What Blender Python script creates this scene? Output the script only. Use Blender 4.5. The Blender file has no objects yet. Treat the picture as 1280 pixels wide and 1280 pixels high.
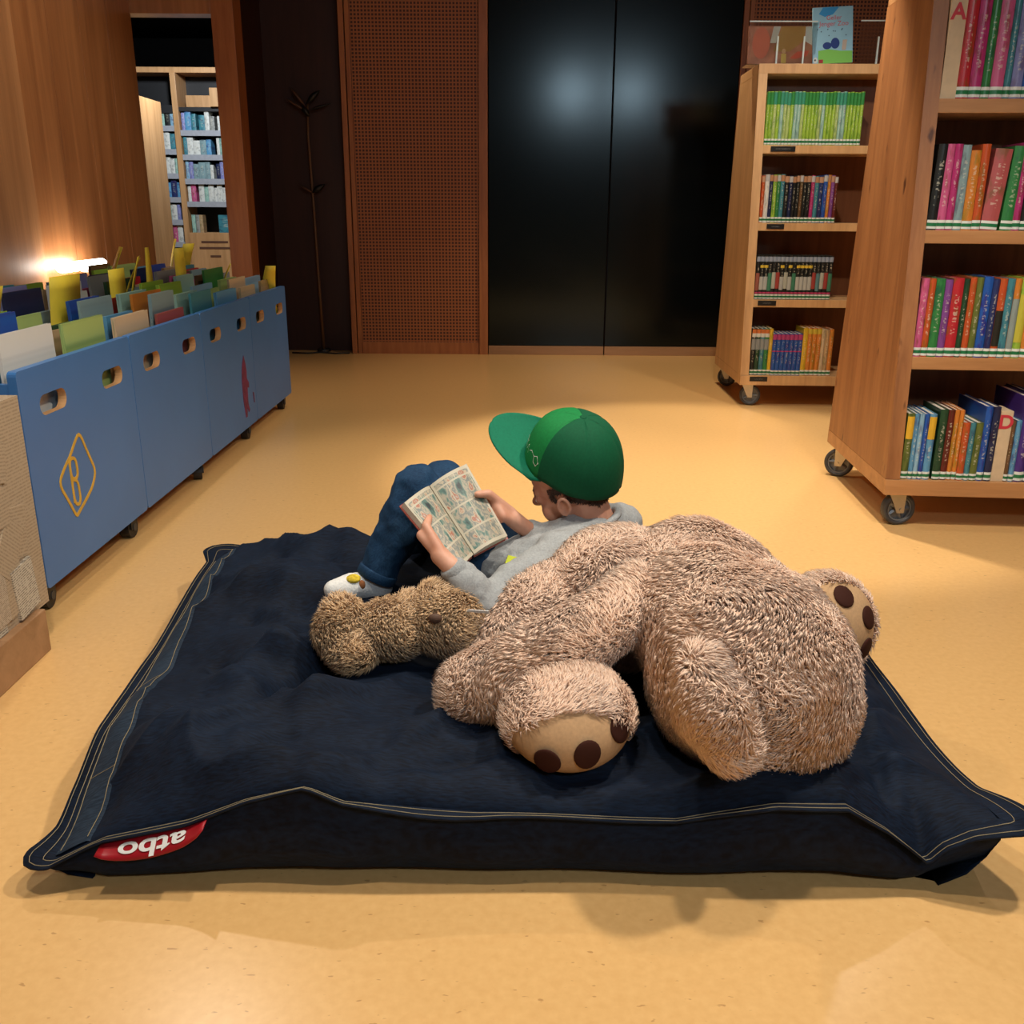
import bpy, bmesh, math, random
import numpy as np
from mathutils import Vector, Matrix, noise, geometry
random.seed(7); np.random.seed(7)
scene = bpy.context.scene
COL = scene.collection
PI = math.pi

# ------------------------------------------------------------------ camera
cam_d = bpy.data.cameras.new('camera'); cam = bpy.data.objects.new('camera', cam_d); COL.objects.link(cam)
cam_d.sensor_fit = 'HORIZONTAL'; cam_d.sensor_width = 36.0; cam_d.lens = 36.0 * 1171 / 1280
cam_d.clip_start = 0.05; cam_d.clip_end = 60
cam.matrix_world = (Matrix.Translation((0, 0, 1.0)) @ Matrix.Rotation(math.radians(90 - 17.76), 4, 'X')
                    @ Matrix.Rotation(math.radians(0.4), 4, 'Z'))
scene.camera = cam

# ------------------------------------------------------------------ world, lights, exposure
w = bpy.data.worlds.new('world'); scene.world = w; w.use_nodes = True
bg = w.node_tree.nodes['Background']; bg.inputs[0].default_value = (1.0, 0.86, 0.70, 1); bg.inputs[1].default_value = 0.05

def spot(name, loc, target, watts, color, deg, blend, radius):
    d = bpy.data.lights.new(name, 'SPOT'); d.energy = watts; d.color = color
    d.spot_size = math.radians(deg); d.spot_blend = blend; d.shadow_soft_size = radius
    o = bpy.data.objects.new(name, d); COL.objects.link(o); o.location = loc
    o.rotation_euler = (Vector(target) - Vector(loc)).to_track_quat('-Z', 'Y').to_euler()
    return o
WARM = (1.0, 0.80, 0.56); NEUT = (1.0, 0.90, 0.76); COOL = (0.80, 0.92, 1.0)
spot('ceiling_or_fill_spot', (0.85, 3.75, 2.72), (0.85, 3.75, 0), 180, NEUT, 57, 0.3, 0.05)
spot('ceiling_or_fill_spot', (1.62, 4.15, 2.72), (1.3, 4.0, 0), 42, NEUT, 110, 0.5, 0.06)
spot('ceiling_or_fill_spot', (-1.30, 3.2, 2.72), (0.3, 2.2, 0), 50, NEUT, 100, 0.4, 0.04)
spot('ceiling_or_fill_spot', (1.15, 1.50, 2.72), (0.85, 1.3, 0), 110, NEUT, 120, 0.5, 0.07)
spot('ceiling_or_fill_spot', (0.10, 1.50, 2.72), (0.15, 1.5, 0), 60, NEUT, 120, 0.5, 0.07)  # split off from the spot above, added to soften the shadows
spot('ceiling_or_fill_spot', (-0.55, 1.0, 2.72), (-0.3, 1.0, 0), 55, NEUT, 120, 0.6, 0.06)
spot('ceiling_or_fill_spot', (0.85, -1.5, 2.72), (0.7, 4.0, 0.6), 60, COOL, 110, 0.7, 0.18)
spot('ceiling_or_fill_spot', (1.75, -1.4, 2.72), (1.5, 3.4, 0.7), 50, COOL, 110, 0.7, 0.18)
spot('ceiling_or_fill_spot', (1.05, 5.7, 2.72), (0.8, 5.5, 0), 90, WARM, 100, 0.6, 0.06)
spot('ceiling_or_fill_spot', (-0.5, 4.7, 2.72), (-2.3, 5.0, 1.0), 45, NEUT, 80, 0.8, 0.08)  # added fill that brightens the left wall, not a known fixture
spot('ceiling_or_fill_spot', (0.75, 3.1, 2.72), (1.45, 5.1, 0.95), 75, NEUT, 52, 0.6, 0.06)  # added fill aimed at the farther cart to lighten its front
spot('far_room_spot', (-2.9, 9.2, 2.7), (-3.4, 11, 1.1), 150, (0.88, 0.95, 1.0), 120, 0.5, 0.1)
scene.view_settings.view_transform = 'Standard'; scene.view_settings.look = 'None'
scene.view_settings.gamma = 1.0; scene.view_settings.use_curve_mapping = False
scene.view_settings.exposure = 0.45

# ------------------------------------------------------------------ materials
def new_mat(name):
    m = bpy.data.materials.new(name); m.use_nodes = True
    nt = m.node_tree; b = nt.nodes['Principled BSDF']
    return m, nt, b
def N(nt, typ, **kw):
    n = nt.nodes.new(typ)
    for k, v in kw.items():
        if hasattr(n, k) and k not in ('inputs',): setattr(n, k, v)
    return n
def ramp(nt, stops):
    r = nt.nodes.new('ShaderNodeValToRGB'); e = r.color_ramp.elements
    while len(e) < len(stops): e.new(0.5)
    for i, (p, c) in enumerate(stops):
        e[i].position = p; e[i].color = (*c, 1) if len(c) == 3 else c
    return r
MATS = {}
def plain(name, col, rough=0.6, metal=0.0, spec=0.5, noise_amt=0.08, noise_scale=30, bump=0.0, **kw):
    if name in MATS: return MATS[name]
    m, nt, b = new_mat(name); MATS[name] = m
    tc = N(nt, 'ShaderNodeTexCoord'); nz = N(nt, 'ShaderNodeTexNoise')
    nz.inputs['Scale'].default_value = noise_scale; nz.inputs['Detail'].default_value = 4
    nt.links.new(tc.outputs['Object'], nz.inputs['Vector'])
    lo = tuple(max(0, c * (1 - noise_amt)) for c in col); hi = tuple(min(1, c * (1 + noise_amt)) for c in col)
    r = ramp(nt, [(0.3, lo), (0.7, hi)])
    nt.links.new(nz.outputs['Fac'], r.inputs[0]); nt.links.new(r.outputs[0], b.inputs['Base Color'])
    b.inputs['Roughness'].default_value = rough; b.inputs['Metallic'].default_value = metal
    b.inputs['Specular IOR Level'].default_value = spec
    if bump:
        bp = N(nt, 'ShaderNodeBump'); bp.inputs['Strength'].default_value = bump; bp.inputs['Distance'].default_value = 0.005
        nt.links.new(nz.outputs['Fac'], bp.inputs['Height']); nt.links.new(bp.outputs[0], b.inputs['Normal'])
    return m
def wood(name, dark, light, stretch=(9, 9, 0.7), rough=0.45, boards=None, knots=False):
    m, nt, b = new_mat(name); MATS[name] = m
    tc = N(nt, 'ShaderNodeTexCoord'); mp = N(nt, 'ShaderNodeMapping'); mp.inputs['Scale'].default_value = stretch
    nt.links.new(tc.outputs['Object'], mp.inputs['Vector'])
    nz = N(nt, 'ShaderNodeTexNoise'); nz.inputs['Scale'].default_value = 2.2; nz.inputs['Detail'].default_value = 8; nz.inputs['Distortion'].default_value = 0.6
    nt.links.new(mp.outputs[0], nz.inputs['Vector'])
    n2 = N(nt, 'ShaderNodeTexNoise'); n2.inputs['Scale'].default_value = 14; n2.inputs['Detail'].default_value = 5
    nt.links.new(mp.outputs[0], n2.inputs['Vector'])
    mx = N(nt, 'ShaderNodeMath', operation='MULTIPLY_ADD'); mx.inputs[1].default_value = 0.35
    nt.links.new(n2.outputs['Fac'], mx.inputs[0]); nt.links.new(nz.outputs['Fac'], mx.inputs[2])
    r = ramp(nt, [(0.45, dark), (0.85, light)])
    nt.links.new(mx.outputs[0], r.inputs[0]); out = r.outputs[0]
    if knots:
        vo = N(nt, 'ShaderNodeTexNoise'); vo.inputs['Scale'].default_value = 3.2; vo.inputs['Detail'].default_value = 3
        mp2 = N(nt, 'ShaderNodeMapping'); mp2.inputs['Scale'].default_value = (6, 6, 2.4)
        nt.links.new(tc.outputs['Object'], mp2.inputs['Vector']); nt.links.new(mp2.outputs[0], vo.inputs['Vector'])
        kr = ramp(nt, [(0.66, (0, 0, 0)), (0.74, (1, 1, 1))]); nt.links.new(vo.outputs['Fac'], kr.inputs[0])
        mm = N(nt, 'ShaderNodeMixRGB'); mm.inputs[2].default_value = (dark[0] * .35, dark[1] * .3, dark[2] * .3, 1)
        nt.links.new(kr.outputs[0], mm.inputs[0]); nt.links.new(out, mm.inputs[1]); out = mm.outputs[0]
    nt.links.new(out, b.inputs['Base Color'])
    b.inputs['Roughness'].default_value = rough
    bp = N(nt, 'ShaderNodeBump'); bp.inputs['Strength'].default_value = 0.06; bp.inputs['Distance'].default_value = 0.003
    nt.links.new(n2.outputs['Fac'], bp.inputs['Height']); nt.links.new(bp.outputs[0], b.inputs['Normal'])
    return m

M_cart = wood('cart_oak', (0.24, 0.090, 0.028), (0.37, 0.155, 0.052), knots=True)
M_cart_h = wood('cart_oak_edge', (0.36, 0.16, 0.055), (0.50, 0.245, 0.095), stretch=(0.7, 9, 9))
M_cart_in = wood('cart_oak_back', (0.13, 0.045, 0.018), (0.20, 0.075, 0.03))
M_cartB = wood('cart_oak_pale', (0.52, 0.29, 0.125), (0.68, 0.41, 0.19))
M_wallwood = wood('wall_veneer', (0.30, 0.115, 0.04), (0.48, 0.205, 0.075), stretch=(5, 5, 0.25), rough=0.3)
M_wallpale = wood('wall_veneer_pale', (0.40, 0.18, 0.07), (0.56, 0.27, 0.11), stretch=(5, 5, 0.25))
M_trim = wood('trim_wood', (0.30, 0.095, 0.028), (0.44, 0.16, 0.05))
M_shadewood = wood('shaded_veneer', (0.030, 0.007, 0.003), (0.045, 0.011, 0.005), rough=0.6)  # the alcove's lack of light is put into this wood colour
M_plinth = wood('plinth_wood', (0.30, 0.16, 0.075), (0.40, 0.22, 0.11), stretch=(0.7, 9, 9))
M_farcase = wood('far_case_wood', (0.42, 0.22, 0.09), (0.56, 0.31, 0.14))
M_binwood = wood('bin_plywood', (0.45, 0.24, 0.10), (0.58, 0.33, 0.15))
M_blue = plain('blue_paint', (0.045, 0.165, 0.42), rough=0.38, noise_amt=0.06, noise_scale=3)
M_black = plain('black_rubber', (0.012, 0.012, 0.013), rough=0.5)
M_grey_tyre = plain('grey_tyre', (0.045, 0.045, 0.047), rough=0.5)
M_hub = plain('wheel_hub', (0.17, 0.18, 0.19), rough=0.4, metal=0.3)
M_steel = plain('zinc_steel', (0.55, 0.50, 0.42), rough=0.35, metal=0.85)
M_pages = plain('paper_pages', (0.72, 0.66, 0.55), rough=0.8, noise_scale=60)
M_yellow = plain('yellow_card', (0.80, 0.62, 0.05), rough=0.55, noise_amt=0.12, noise_scale=6)
M_white = plain('white_print', (0.8, 0.8, 0.78), rough=0.6)
M_red = plain('red_print', (0.55, 0.03, 0.05), rough=0.6)
M_cream = plain('cream_board', (0.62, 0.47, 0.30), rough=0.65)
M_label_black = plain('label_black', (0.01, 0.01, 0.01), rough=0.4)
M_shelfstrip = plain('shelf_metal', (0.35, 0.36, 0.40), rough=0.4)
M_shelfdark = plain('shelf_dark', (0.012, 0.012, 0.014), rough=0.5)
M_voiddark = plain('void_dark', (0.002, 0.002, 0.002), rough=0.95, spec=0.0)  # near-black colour stands in for the unlit space beyond the doorway

def mat_floor():
    m, nt, b = new_mat('linoleum')
    tc = N(nt, 'ShaderNodeTexCoord')
    n1 = N(nt, 'ShaderNodeTexNoise'); n1.inputs['Scale'].default_value = 70; n1.inputs['Detail'].default_value = 6
    nt.links.new(tc.outputs['Object'], n1.inputs['Vector'])
    r1 = ramp(nt, [(0.3, (0.70, 0.41, 0.155)), (0.7, (0.76, 0.465, 0.185))]); nt.links.new(n1.outputs['Fac'], r1.inputs[0])
    mp = N(nt, 'ShaderNodeMapping'); mp.inputs['Scale'].default_value = (42, 110, 1); mp.inputs['Rotation'].default_value = (0, 0, 0.5)
    nt.links.new(tc.outputs['Object'], mp.inputs['Vector'])
    n2 = N(nt, 'ShaderNodeTexNoise'); n2.inputs['Scale'].default_value = 1.0; n2.inputs['Detail'].default_value = 2
    nt.links.new(mp.outputs[0], n2.inputs['Vector'])
    r2 = ramp(nt, [(0.69, (0, 0, 0)), (0.73, (1, 1, 1))]); nt.links.new(n2.outputs['Fac'], r2.inputs[0])
    mx = N(nt, 'ShaderNodeMixRGB'); mx.inputs[2].default_value = (0.36, 0.17, 0.055, 1)
    sc = N(nt, 'ShaderNodeMath', operation='MULTIPLY'); sc.inputs[1].default_value = 0.6
    nt.links.new(r2.outputs[0], sc.inputs[0]); nt.links.new(sc.outputs[0], mx.inputs[0]); nt.links.new(r1.outputs[0], mx.inputs[1])
    nt.links.new(mx.outputs[0], b.inputs['Base Color'])
    b.inputs['Roughness'].default_value = 0.29; b.inputs['Specular IOR Level'].default_value = 0.5
    n3 = N(nt, 'ShaderNodeTexNoise'); n3.inputs['Scale'].default_value = 9; nt.links.new(tc.outputs['Object'], n3.inputs['Vector'])
    bp = N(nt, 'ShaderNodeBump'); bp.inputs['Strength'].default_value = 0.03; nt.links.new(n3.outputs['Fac'], bp.inputs['Height']); nt.links.new(bp.outputs[0], b.inputs['Normal'])
    return m
M_floor = mat_floor()

def mat_perforated():
    m, nt, b = new_mat('perforated_panel')
    tc = N(nt, 'ShaderNodeTexCoord'); sp = N(nt, 'ShaderNodeSeparateXYZ'); nt.links.new(tc.outputs['Object'], sp.inputs[0])
    def cell(sock):
        a = N(nt, 'ShaderNodeMath', operation='MULTIPLY'); a.inputs[1].default_value = 1 / 0.0235; nt.links.new(sock, a.inputs[0])
        f = N(nt, 'ShaderNodeMath', operation='FRACT'); nt.links.new(a.outputs[0], f.inputs[0])
        s = N(nt, 'ShaderNodeMath', operation='SUBTRACT'); s.inputs[1].default_value = 0.5; nt.links.new(f.outputs[0], s.inputs[0])
        ab = N(nt, 'ShaderNodeMath', operation='ABSOLUTE'); nt.links.new(s.outputs[0], ab.inputs[0]); return ab.outputs[0]
    mxx = N(nt, 'ShaderNodeMath', operation='MAXIMUM'); nt.links.new(cell(sp.outputs[0]), mxx.inputs[0]); nt.links.new(cell(sp.outputs[2]), mxx.inputs[1])
    r = ramp(nt, [(0.27, (0.07, 0.020, 0.007)), (0.33, (0.38, 0.125, 0.036))]); nt.links.new(mxx.outputs[0], r.inputs[0])
    nt.links.new(r.outputs[0], b.inputs['Base Color']); b.inputs['Roughness'].default_value = 0.55
    return m
M_perf = mat_perforated()

def mat_door():
    m, nt, b = new_mat('black_lacquer')
    tc = N(nt, 'ShaderNodeTexCoord'); n = N(nt, 'ShaderNodeTexNoise'); n.inputs['Scale'].default_value = 240; nt.links.new(tc.outputs['Object'], n.inputs['Vector'])
    b.inputs['Base Color'].default_value = (0.002, 0.003, 0.0035, 1); b.inputs['Roughness'].default_value = 0.17; b.inputs['Specular IOR Level'].default_value = 0.36; b.inputs['Specular Tint'].default_value = (0.75, 0.92, 1.0, 1)
    bp = N(nt, 'ShaderNodeBump'); bp.inputs['Strength'].default_value = 0.02; nt.links.new(n.outputs['Fac'], bp.inputs['Height']); nt.links.new(bp.outputs[0], b.inputs['Normal'])
    return m
M_door = mat_door()

def mat_denim(name='denim', base=(0.0008, 0.0024, 0.0080), hi=(0.0040, 0.0120, 0.0310), rough=0.75, scale=1.0, bump=0.25):
    m, nt, b = new_mat(name)
    tc = N(nt, 'ShaderNodeTexCoord'); mp = N(nt, 'ShaderNodeMapping'); mp.inputs['Scale'].default_value = (60 * scale, 420 * scale, 60 * scale)
    nt.links.new(tc.outputs['Object'], mp.inputs['Vector'])
    n = N(nt, 'ShaderNodeTexNoise'); n.inputs['Scale'].default_value = 1; n.inputs['Detail'].default_value = 4; nt.links.new(mp.outputs[0], n.inputs['Vector'])
    n2 = N(nt, 'ShaderNodeTexNoise'); n2.inputs['Scale'].default_value = 7 * scale; n2.inputs['Detail'].default_value = 5; nt.links.new(tc.outputs['Object'], n2.inputs['Vector'])
    ad = N(nt, 'ShaderNodeMath', operation='MULTIPLY_ADD'); ad.inputs[1].default_value = 0.5
    nt.links.new(n2.outputs['Fac'], ad.inputs[0]); nt.links.new(n.outputs['Fac'], ad.inputs[2])
    r = ramp(nt, [(0.55, base), (0.95, hi)]); nt.links.new(ad.outputs[0], r.inputs[0]); nt.links.new(r.outputs[0], b.inputs['Base Color'])
    b.inputs['Roughness'].default_value = rough; b.inputs['Specular IOR Level'].default_value = 0.2
    b.inputs['Sheen Weight'].default_value = 0.02; b.inputs['Sheen Tint'].default_value = (0.3, 0.5, 0.9, 1)
    bp = N(nt, 'ShaderNodeBump'); bp.inputs['Strength'].default_value = bump; bp.inputs['Distance'].default_value = 0.002
    nt.links.new(n.outputs['Fac'], bp.inputs['Height']); nt.links.new(bp.outputs[0], b.inputs['Normal'])
    return m
M_denim = mat_denim()
M_jeans = mat_denim('jeans_denim', (0.006, 0.026, 0.068), (0.018, 0.062, 0.135), scale=3.0, bump=0.08)

def mat_fur(name, dark, light, mottle=9):
    m, nt, b = new_mat(name)
    tc = N(nt, 'ShaderNodeTexCoord'); n = N(nt, 'ShaderNodeTexNoise'); n.inputs['Scale'].default_value = 120; n.inputs['Detail'].default_value = 3
    nt.links.new(tc.outputs['Object'], n.inputs['Vector'])
    r = ramp(nt, [(0.3, dark), (0.7, light)]); nt.links.new(n.outputs['Fac'], r.inputs[0]); nt.links.new(r.outputs[0], b.inputs['Base Color'])
    b.inputs['Roughness'].default_value = 0.85; b.inputs['Specular IOR Level'].default_value = 0.15
    b.inputs['Sheen Weight'].default_value = 0.25
    return m
M_fur = mat_fur('beige_plush', (0.74, 0.48, 0.335), (0.93, 0.71, 0.56))
M_fur_brown = mat_fur('brown_plush', (0.56, 0.35, 0.18), (0.78, 0.54, 0.32))
M_suede = plain('tan_suede', (0.50, 0.315, 0.17), rough=0.9, noise_scale=200, spec=0.1)
M_pad = plain('brown_pad', (0.045, 0.014, 0.009), rough=0.8, spec=0.15)
M_skin = None
def mat_skin():
    m, nt, b = new_mat('skin')
    tc = N(nt, 'ShaderNodeTexCoord'); n = N(nt, 'ShaderNodeTexNoise'); n.inputs['Scale'].default_value = 22; n.inputs['Detail'].default_value = 4
    nt.links.new(tc.outputs['Object'], n.inputs['Vector'])
    r = ramp(nt, [(0.3, (0.60, 0.28, 0.18)), (0.7, (0.72, 0.39, 0.27))]); nt.links.new(n.outputs['Fac'], r.inputs[0]); nt.links.new(r.outputs[0], b.inputs['Base Color'])
    b.inputs['Roughness'].default_value = 0.5; b.inputs['Subsurface Weight'].default_value = 0.12; b.inputs['Subsurface Radius'].default_value = (0.01, 0.004, 0.002)
    return m
M_skin = mat_skin()
M_sweat = plain('grey_marl_fleece', (0.37, 0.385, 0.39), rough=0.9, noise_amt=0.14, noise_scale=260, spec=0.15, bump=0.15)
M_rib = plain('grey_rib', (0.35, 0.365, 0.37), rough=0.9, noise_amt=0.16, noise_scale=300, spec=0.15, bump=0.3)
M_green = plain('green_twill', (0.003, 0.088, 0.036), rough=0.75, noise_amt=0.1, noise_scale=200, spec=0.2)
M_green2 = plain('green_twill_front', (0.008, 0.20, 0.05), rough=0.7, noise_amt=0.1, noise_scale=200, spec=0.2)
M_visor = plain('green_visor_twill', (0.004, 0.16, 0.085), rough=0.7, noise_amt=0.08, noise_scale=200, spec=0.2)
M_hair = plain('brown_hair', (0.045, 0.018, 0.008), rough=0.55, noise_amt=0.5, noise_scale=160, bump=0.6)
M_sock = plain('grey_sock', (0.55, 0.56, 0.57), rough=0.9, noise_scale=200, bump=0.3)
M_sockw = plain('white_sock', (0.78, 0.78, 0.76), rough=0.9, noise_scale=200, bump=0.3)
M_sock_y = plain('yellow_knit', (0.65, 0.47, 0.03), rough=0.9, noise_amt=0.5, noise_scale=90)
M_thread = plain('ochre_thread', (0.30, 0.235, 0.13), rough=0.7)
M_tag = plain('red_satin', (0.34, 0.006, 0.014), rough=0.4)

def mat_bookcover():
    # spine and cover colour come from each object's own colour; flat print marks on the spine
    m, nt, b = new_mat('book_cover')
    oi = N(nt, 'ShaderNodeObjectInfo'); tc = N(nt, 'ShaderNodeTexCoord')
    sp = N(nt, 'ShaderNodeSeparateXYZ'); nt.links.new(tc.outputs['Generated'], sp.inputs[0])
    ro = N(nt, 'ShaderNodeMath', operation='MULTIPLY'); ro.inputs[1].default_value = 57.0; nt.links.new(oi.outputs['Random'], ro.inputs[0])
    cb = N(nt, 'ShaderNodeCombineXYZ')
    nt.links.new(sp.outputs[0], cb.inputs[0]); nt.links.new(ro.outputs[0], cb.inputs[1]); nt.links.new(sp.outputs[2], cb.inputs[2])
    mp = N(nt, 'ShaderNodeMapping'); mp.inputs['Scale'].default_value = (2.6, 1, 38); nt.links.new(cb.outputs[0], mp.inputs['Vector'])
    n = N(nt, 'ShaderNodeTexNoise'); n.inputs['Scale'].default_value = 1.0; n.inputs['Detail'].default_value = 1; nt.links.new(mp.outputs[0], n.inputs['Vector'])
    r = ramp(nt, [(0.54, (0, 0, 0)), (0.60, (1, 1, 1))]); nt.links.new(n.outputs['Fac'], r.inputs[0])
    # centred print strip
    s = N(nt, 'ShaderNodeMath', operation='SUBTRACT'); s.inputs[1].default_value = 0.5; nt.links.new(sp.outputs[0], s.inputs[0])
    a = N(nt, 'ShaderNodeMath', operation='ABSOLUTE'); nt.links.new(s.outputs[0], a.inputs[0])
    l = N(nt, 'ShaderNodeMath', operation='LESS_THAN'); l.inputs[1].default_value = 0.2; nt.links.new(a.outputs[0], l.inputs[0])
    s2 = N(nt, 'ShaderNodeMath', operation='SUBTRACT'); s2.inputs[1].default_value = 0.55; nt.links.new(sp.outputs[2], s2.inputs[0])
    a2 = N(nt, 'ShaderNodeMath', operation='ABSOLUTE'); nt.links.new(s2.outputs[0], a2.inputs[0])
    l2 = N(nt, 'ShaderNodeMath', operation='LESS_THAN'); l2.inputs[1].default_value = 0.27; nt.links.new(a2.outputs[0], l2.inputs[0])
    m1 = N(nt, 'ShaderNodeMath', operation='MULTIPLY'); nt.links.new(l.outputs[0], m1.inputs[0]); nt.links.new(l2.outputs[0], m1.inputs[1])
    m2 = N(nt, 'ShaderNodeMath', operation='MULTIPLY'); nt.links.new(m1.outputs[0], m2.inputs[0]); nt.links.new(r.outputs[0], m2.inputs[1])
    m3 = N(nt, 'ShaderNodeMath', operation='MULTIPLY'); m3.inputs[1].default_value = 0.42; nt.links.new(m2.outputs[0], m3.inputs[0])
    mx = N(nt, 'ShaderNodeMixRGB'); mx.inputs[2].default_value = (0.7, 0.66, 0.52, 1)
    nt.links.new(m3.outputs[0], mx.inputs[0]); 
    # soft cover art blotches
    mp2 = N(nt, 'ShaderNodeMapping'); mp2.inputs['Scale'].default_value = (1.2, 1, 3.5); nt.links.new(cb.outputs[0], mp2.inputs['Vector'])
    n2 = N(nt, 'ShaderNodeTexNoise'); n2.inputs['Scale'].default_value = 1.6; n2.inputs['Detail'].default_value = 3; nt.links.new(mp2.outputs[0], n2.inputs['Vector'])
    hs = N(nt, 'ShaderNodeHueSaturation'); hs.inputs['Value'].default_value = 0.45; hs.inputs['Hue'].default_value = 0.56; nt.links.new(oi.outputs['Color'], hs.inputs['Color'])
    r2 = ramp(nt, [(0.50, (0, 0, 0)), (0.66, (0.75, 0.75, 0.75))]); nt.links.new(n2.outputs['Fac'], r2.inputs[0])
    mxa = N(nt, 'ShaderNodeMixRGB'); nt.links.new(r2.outputs[0], mxa.inputs[0]); nt.links.new(oi.outputs['Color'], mxa.inputs[1]); nt.links.new(hs.outputs[0], mxa.inputs[2])
    nt.links.new(mxa.outputs[0], mx.inputs[1])
    nt.links.new(mx.outputs[0], b.inputs['Base Color']); b.inputs['Roughness'].default_value = 0.38
    return m
M_book = mat_bookcover()
def mat_sticker():
    m, nt, b = new_mat('spine_sticker')
    tc = N(nt, 'ShaderNodeTexCoord'); sp = N(nt, 'ShaderNodeSeparateXYZ'); nt.links.new(tc.outputs['Generated'], sp.inputs[0])
    r = ramp(nt, [(0.0, (0.72, 0.74, 0.70)), (0.28, (0.015, 0.17, 0.06)), (0.68, (0.72, 0.74, 0.70))]); r.color_ramp.interpolation = 'CONSTANT'
    nt.links.new(sp.outputs[2], r.inputs[0]); nt.links.new(r.outputs[0], b.inputs['Base Color']); b.inputs['Roughness'].default_value = 0.35
    return m
M_sticker = mat_sticker()
def mat_objcol(name, rough=0.6, spec=0.3):
    m, nt, b = new_mat(name); oi = N(nt, 'ShaderNodeObjectInfo'); nt.links.new(oi.outputs['Color'], b.inputs['Base Color'])
    b.inputs['Roughness'].default_value = rough; b.inputs['Specular IOR Level'].default_value = spec; return m
M_objcol = mat_objcol('flat_print_colour')
def mat_print(name, paper, ink, sx, sz, thr=0.5):
    m, nt, b = new_mat(name)
    tc = N(nt, 'ShaderNodeTexCoord'); mp = N(nt, 'ShaderNodeMapping'); mp.inputs['Scale'].default_value = (1, sx, sz)
    nt.links.new(tc.outputs['Object'], mp.inputs['Vector'])
    wv = N(nt, 'ShaderNodeTexWave'); wv.bands_direction = 'Z'; wv.inputs['Scale'].default_value = 1.0; nt.links.new(mp.outputs[0], wv.inputs['Vector'])
    n = N(nt, 'ShaderNodeTexNoise'); n.inputs['Scale'].default_value = 160; nt.links.new(tc.outputs['Object'], n.inputs['Vector'])
    r = ramp(nt, [(thr, (0, 0, 0)), (thr + 0.1, (1, 1, 1))]); nt.links.new(wv.outputs['Fac'], r.inputs[0])
    r2 = ramp(nt, [(0.4, (0.2, 0.2, 0.2)), (0.55, (1, 1, 1))]); nt.links.new(n.outputs['Fac'], r2.inputs[0])
    mu = N(nt, 'ShaderNodeMath', operation='MULTIPLY'); nt.links.new(r.outputs[0], mu.inputs[0]); nt.links.new(r2.outputs[0], mu.inputs[1])
    mx = N(nt, 'ShaderNodeMixRGB'); mx.inputs[1].default_value = (*paper, 1); mx.inputs[2].default_value = (*ink, 1); nt.links.new(mu.outputs[0], mx.inputs[0])
    nt.links.new(mx.outputs[0], b.inputs['Base Color']); b.inputs['Roughness'].default_value = 0.6
    return m

# ------------------------------------------------------------------ mesh helpers
def add_box(bm, lo, hi, bevel=0.0):
    x0, y0, z0 = lo; x1, y1, z1 = hi
    v = [bm.verts.new(p) for p in ((x0, y0, z0), (x1, y0, z0), (x1, y1, z0), (x0, y1, z0), (x0, y0, z1), (x1, y0, z1), (x1, y1, z1), (x0, y1, z1))]
    fs = [bm.faces.new([v[i] for i in f]) for f in ((3, 2, 1, 0), (4, 5, 6, 7), (0, 1, 5, 4), (1, 2, 6, 5), (2, 3, 7, 6), (3, 0, 4, 7))]
    if bevel > 0:
        es = list({e for f in fs for e in f.edges})
        bmesh.ops.bevel(bm, geom=es, offset=bevel, segments=2, affect='EDGES', profile=0.6)
def frames(pts):
    out = []
    for i, p in enumerate(pts):
        a = pts[max(0, i - 1)]; c = pts[min(len(pts) - 1, i + 1)]
        out.append((c - a).normalized())
    return out
def add_tube(bm, pts, radii, seg=8, cap=True):
    pts = [Vector(p) for p in pts]
    if not hasattr(radii, '__len__'): radii = [radii] * len(pts)
    tans = frames(pts); rings = []
    ref = Vector((0, 0, 1)) if abs(tans[0].z) < 0.9 else Vector((1, 0, 0))
    nrm = tans[0].cross(ref).normalized()
    for p, t, r in zip(pts, tans, radii):
        nrm = (nrm - t * nrm.dot(t)).normalized(); bn = t.cross(nrm)
        rings.append([bm.verts.new(p + (nrm * math.cos(2 * PI * k / seg) + bn * math.sin(2 * PI * k / seg)) * r) for k in range(seg)])
    for a, b_ in zip(rings, rings[1:]):
        for k in range(seg): bm.faces.new((a[k], a[(k + 1) % seg], b_[(k + 1) % seg], b_[k]))
    if cap:
        bm.faces.new(list(reversed(rings[0]))); bm.faces.new(rings[-1])
def add_ellipsoid(bm, c, r, rot=None, u=20, v=14):
    if not hasattr(r, '__len__'): r = (r, r, r)
    mat = Matrix.Translation(Vector(c)) @ (rot.to_4x4() if rot else Matrix.Identity(4)) @ Matrix.Diagonal((*r, 1))
    bmesh.ops.create_uvsphere(bm, u_segments=u, v_segments=v, radius=1.0, matrix=mat)
def add_capsule(bm, p0, r0, p1, r1, seg=16):
    p0 = Vector(p0); p1 = Vector(p1)
    add_ellipsoid(bm, p0, r0, u=seg, v=10); add_ellipsoid(bm, p1, r1, u=seg, v=10)
    d = p1 - p0; L = d.length
    if L > 1e-5:
        s = (r0 - r1) / L; s = max(-0.95, min(0.95, s)); c = math.sqrt(1 - s * s); t = d / L
        add_tube(bm, [p0 + t * r0 * s, p1 + t * r1 * s], [r0 * c, r1 * c], seg=seg)
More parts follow.
